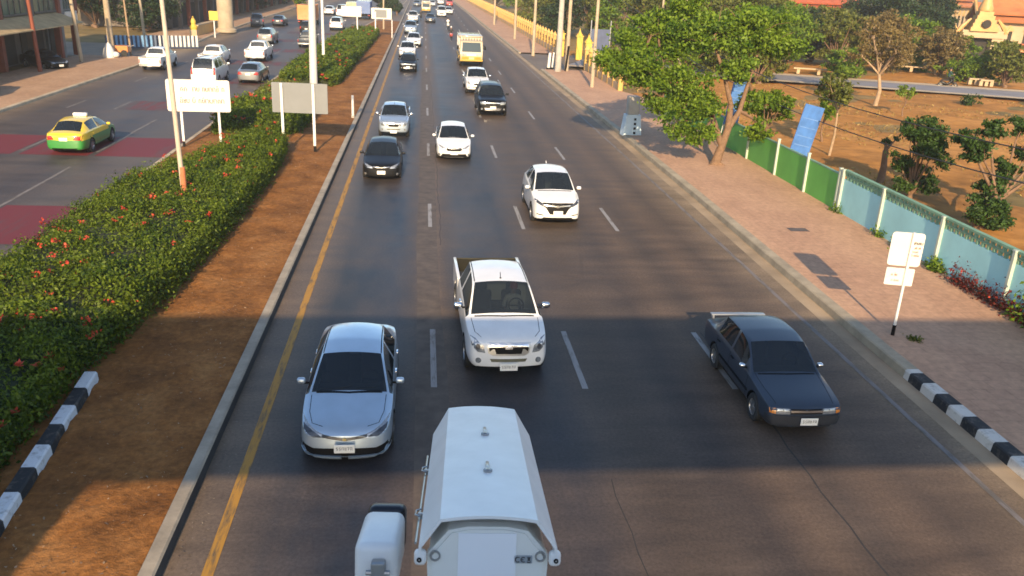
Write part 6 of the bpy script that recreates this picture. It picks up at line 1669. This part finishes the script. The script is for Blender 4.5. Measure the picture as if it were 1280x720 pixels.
for px, py, lb, pt, sh in ((564, 51, 'motorcycle left of the cream and yellow passenger truck', P_RED, hair_m), (560, 37, 'motorcycle farther off above the passenger truck', P_WHITE, hair_m), (526, 25, 'far motorcycle beside the dark blue car', P_BLACK, white_paint)):
    x, y = gp_(px, py)
    K_moto.place('motorcycle', lb, x, y+.8, 0, pt, 'motorcycles in the traffic', 1.0, 'motorcycle')
    person({564: 'rider in dark clothes on the motorcycle beside the passenger truck', 560: 'rider in a white shirt on the motorcycle above the passenger truck', 526: 'rider on the far motorcycle beside the dark blue car'}[px], (x, y+1.0), 0, white_paint if px == 560 else hair_m, P_NAVY, white_paint if px == 564 else hair_m, .80)
x, y = gp_(1183, 111); K_moto.place('motorcycle', 'dark motorcycle on the lane beyond the field', x, y, R(70), P_BLACK, None, 1.0, 'motorcycle')
person('rider in a dark green jacket on the lane beyond the field', (x, y), R(70), simple('jacket_green', (.01, .05, .05), .8), hair_m, hair_m, 1.05)
# taxi: green lower half, yellow top
tx = away(K_sed, 'taxi', 'yellow and green taxi driving away on the left carriageway', (-15.4, 38.1), P_YELLOW, .97)
for o in tx.children:
    if o.name.split('.')[0] == 'body':
        me = o.data.copy(); o.data = me; me.materials.append(P_GREEN); o.material_slots[len(me.materials)-1].link = 'OBJECT'; o.material_slots[len(me.materials)-1].material = P_GREEN
        gi = len(me.materials)-1
        for p in me.polygons:
            if p.material_index == 0 and (p.center.z < .70 or (p.center.y < -.95 and p.center.z < 1.0)): p.material_index = gi
rl = MB(); rl.bbox((0, .0, 1.50), (.62, .22, .14), .04); rl.build('roof_light', plate_white, tx, 40)
away(K_pick, 'pickup_truck', 'white pickup truck near the left pavement beside the barrier', (-21.0, 69.7), P_WHITE, .95, 'pickup')
away(K_van, 'van', 'white van above the white sign board', (-15.2, 62.0), P_WHITE, .98, 'van')
away(K_pick, 'pickup_truck', 'white pickup truck just ahead of the white van', (-17.5, 73.5), P_WHITE, .95, 'pickup')
away(K_sed, 'sedan', 'dark grey sedan near the median on the left carriageway', (-12.5, 63.7), P_GREY, .98)
away(K_pick, 'pickup_truck', 'white pickup truck alone in the middle of the left carriageway', (-14.8, 78.8), P_WHITE, .98, 'pickup')
away(K_suv, 'sport_utility_car', 'dark car ahead of the lone white pickup', gp_(331, 56), P_GREY, .95)
away(K_sed, 'sedan', 'dark sedan farther off near the left pavement', gp_(347, 33), P_NAVY, 1.0)
away(K_pick, 'pickup_truck', 'dark pickup half hidden by the thick grey lamp post', gp_(382, 60), P_NAVY, .95, 'pickup')
away(K_suv, 'sport_utility_car', 'dark car following the orange truck', gp_(383, 44), P_BLACK, .95)
away(K_truck, 'cargo_truck', 'orange box truck left of the thick grey lamp post', gp_(384, 33), P_ORANGE, 1.0, 'truck', P_ORANGE)
away(K_suv, 'sport_utility_car', 'white car beside the median above the far hedge', gp_(420, 38.5), P_WHITE, 1.0)
away(K_sed, 'sedan', 'white car right of the orange truck far ahead', gp_(411, 19), P_WHITE, 1.1)
away(K_van, 'van', 'white van far ahead above the small white sign board', gp_(427, 22), P_WHITE, 1.1, 'van')
away(K_truck, 'cargo_truck', 'cream box truck far ahead beside the blue one', gp_(440, 20), P_CREAM, .8, 'truck', P_CREAM)
away(K_truck, 'cargo_truck', 'tall blue box truck next to the median far ahead', gp_(455, 24), P_BLUE, 1.0, 'truck', P_BLUE)
K_sed.place('sedan', 'silver car parked at the left edge on the pavement', -26.4, 54.6, R(200), P_SILVER, 'cars parked on the left pavement', 1.0)
K_sed.place('sedan', 'black car parked in the shade of the tan awning', -28.6, 69.3, R(52), P_BLACK, 'cars parked on the left pavement', .95)
K_suv.place('sport_utility_car', 'dark car parked by the far shopfronts left of the pylon', *gp_(322, 33), R(190), P_NAVY, 'cars parked on the left pavement', 1.0)

# ------------------------------------------------------------------ the white camera housing in the foreground
cam_paint = simple('housing_paint', (.80, .815, .80), .45, var=.09, nscale=14, coat=.15)
cam_plate = simple('housing_plate', (.76, .78, .74), .5, var=.04, nscale=12)
sticker = simple('sticker', (.84, .88, .92), .35, var=.02)
steel = simple('bolt_steel', (.35, .36, .37), .3, .9, var=.1, nscale=30)
cc = thing('surveillance_camera', 'large white surveillance camera housing in the foreground with a sunshield', 'security camera', (.078, .80, 7.632)); cc.rotation_euler = (R(-13.2), 0, R(-3.0))
Lc = .47
def arc_top(hw, hz, n=8): return [(hw-2*hw*k/n, hz*(1-(1-2*k/n)**2)) for k in range(n+1)]
outer = [(.0785, -.046), (.0785, -.036)] + [(x, z-.003) for x, z in arc_top(.055, .0045)] + [(-.0785, -.036), (-.0785, -.046)]
inner = [(-.0755, -.046), (-.0755, -.037)] + [(-x, z-.0065) for x, z in arc_top(.0535, .0045)] + [(.0755, -.037), (.0755, -.046)]
sh = MB(); poly = outer+inner; n = len(poly); no = len(outer)
# the shield tapers slightly at the far end and its end edges are cut back
for y, s in ((0, 1.0), (.012, 1.0), (Lc-.04, 1.0), (Lc, .93)):
    for i, (x, z) in enumerate(poly): sh.v.append((x*(s if abs(x) > .06 else 1), y-(0 if y > .1 else 0), z))
for r_ in range(3):
    for i in range(n): sh.f.append((r_*n+i, r_*n+(i+1) % n, (r_+1)*n+(i+1) % n, (r_+1)*n+i)); sh.m.append(0)
for e in (0, 3):
    for i in range(no-1): q = (e*n+i, e*n+i+1, e*n+n-2-i, e*n+n-1-i); sh.f.append(q); sh.m.append(0)
o = sh.build('sunshield', cam_paint, cc, 25)
octo = [(.064, -.110), (.067, -.060), (.067, -.048), (.044, -.020), (.022, -.0155), (-.022, -.0155), (-.044, -.020), (-.067, -.048), (-.067, -.060), (-.064, -.110), (-.045, -.130), (.045, -.130)]
MB().prism(octo, .022, Lc-.03, 'y').build('housing', cam_paint, cc, 25)
o2 = [(x*1.03, z if z > -.1 else z*1.01) for x, z in octo]
rp = MB(); rp.prism(o2, .010, .0215, 'y')
plt = rp.build('rear_plate', cam_plate, cc, 25)
ins = MB(); ins.prism([(x*.95, -.072+(z+.072)*.95) for x, z in octo], .0075, .0099, 'y'); ins.build('gasket_panel', cam_plate, plt, 25)
MB().box((-.001, .0066, -.058), (.066, .0012, .072)).build('sticker', sticker, plt)
MB().box((.0405, .0066, -.0525), (.0205, .0012, .0090)).build('label', simple('label_grey', (.30, .34, .37), .5, var=.05), plt)
def text_mesh(s, size):
    cu = bpy.data.curves.new('t', 'FONT'); cu.body = s; cu.size = size; cu.extrude = .0002; cu.align_x = 'LEFT'
    o = bpy.data.objects.new('t', cu); C.objects.link(o); dg = bpy.context.evaluated_depsgraph_get()
    me = bpy.data.meshes.new_from_object(o.evaluated_get(dg)); bpy.data.objects.remove(o); me.materials.clear(); return me
mk_ = MB()
for cx in (.0345, .0408):   # the two round letters C and E of the conformity mark
    a = [(cx+.0029*math.cos(q), .0057, -.0525+.0029*math.sin(q)) for q in np.linspace(R(55), R(305), 14)]
    mk_.tube(a, .00055, 5)
mk_.tube([(.0382, .0057, -.0525), (.0408, .0057, -.0525)], .0005, 5)
mk_.box((.0470, .0057, -.0520), (.0026, .0006, .0034)); mk_.box((.0470, .0057, -.0498), (.0036, .0006, .0007)); mk_.box((.0470, .0057, -.0557), (.0042, .0006, .0009)); mk_.tube([(.0450, .0055, -.0545), (.0490, .0055, -.0495)], .0003, 4); mk_.tube([(.0490, .0055, -.0545), (.0450, .0055, -.0495)], .0003, 4)
mk_.build('conformity_mark', ink_dark, plt)
for s in (-1, 1):
    q = MB(); q.lathe([(.0062, 0), (.0062, -.003), (.0045, -.003), (.0045, .001), (.001, .001)], 14, 'y', (s*.0600, .0082, -.0490)); q.build('screw', steel, plt, 40)
    t = MB(); t.bbox((s*.0765, .006, -.050), (.014, .012, .018), .005, seg=3); t.build('hinge_lug', cam_paint, cc, 40); q = MB(); q.lathe([(.001, -.0008), (.0028, -.0008), (.0028, .001)], 12, 'y', (s*.0775, -.0003, -.051)); q.build('lug_hole', black_trim, cc)
for y in (.155, .315):
    q = MB(); q.bbox((.002, y+.010, .0035), (.0045, .030, .0025), .001); q.lathe([(.0058, 0), (.0058, .0035), (.004, .0045), (.001, .0045)], 6, 'z', (.002, y-.008, .0014)); q.build('bolt', steel, cc, 30)
rod = MB(); rod.tube([(-.083, .02, -.040), (-.083, .33, -.040)], .0016, 6)
for y in (.10, .26): rod.bbox((-.0815, y, -.040), (.007, .006, .008), .001); rod.tube([(-.081, y+.012, -.036), (-.0875, y+.006, -.036), (-.0875, y-.006, -.036), (-.081, y-.012, -.036)], .0012, 5)
rod.build('hinge_rod', steel, cc, 40)
br_ = MB(); br_.tube([(0, .22, -.128), (0, .22, -.24)], .022, 12); br_.bbox((0, .22, -.136), (.09, .16, .012), .003); br_.tube([(0, .22, -.235), (0, -.3, -.235), (0, -1.12, -.50)], .024, 12); br_.build('mounting_arm', cam_paint, cc, 40)
q = MB(); q.lathe([(.001, Lc-.031), (.05, Lc-.031), (.05, Lc-.022), (.046, Lc-.022), (.046, Lc-.028), (.001, Lc-.028)], 20, 'y', (0, 0, -.07)); q.build('lens_window', glass_dark, cc, 40)
p0 = CAM + ((470-640)/F_PX*c_r - (682-360)/F_PX*c_u + c_f)*1.0
il = thing('infrared_lamp', 'small white lamp head with a dark front beside the large camera housing', 'lamp', tuple(p0)); il.rotation_euler = (R(-12), 0, R(-4))
q = MB(); q.bbox((0, .052, -.030), (.052, .104, .062), .011, seg=4); q.build('housing', cam_paint, il, 40)
q = MB(); q.bbox((0.001, .117, -.028), (.050, .026, .060), .009, seg=3); q.build('front_bezel', simple('bezel_black', (.012, .014, .02), .3, var=.1), il, 40)
q = MB(); q.bbox((.004, -.008, -.040), (.017, .016, .05), .003); q.tube([(-.010, -.012, -.028), (.018, -.012, -.028)], .0032, 8); q.tube([(.004, -.014, -.03), (.004, -.02, -.085)], .006, 8); q.build('clamp', steel, il, 40)
q = MB(); q.tube([(.004, .03, -.06), (.004, .03, -.16), (.004, -1.12, -.34)], .014, 10); q.build('mounting_arm', cam_paint, il, 40)
# ------------------------------------------------------------------ thin evening haze over the whole street
hz_m = bpy.data.materials.new('haze'); hz_m.use_nodes = True; nt = hz_m.node_tree; nt.nodes.remove(nt.nodes['Principled BSDF'])
pv = nt.nodes.new('ShaderNodeVolumePrincipled'); pv.inputs['Density'].default_value = .0006; pv.inputs['Color'].default_value = (.86, .84, .80, 1); pv.inputs['Anisotropy'].default_value = .2
nt.links.new(pv.outputs[0], nt.nodes['Material Output'].inputs['Volume'])
MB().box((0, 200, 14.5), (1400, 1100, 31.4)).build('haze', hz_m, None, kind='stuff')
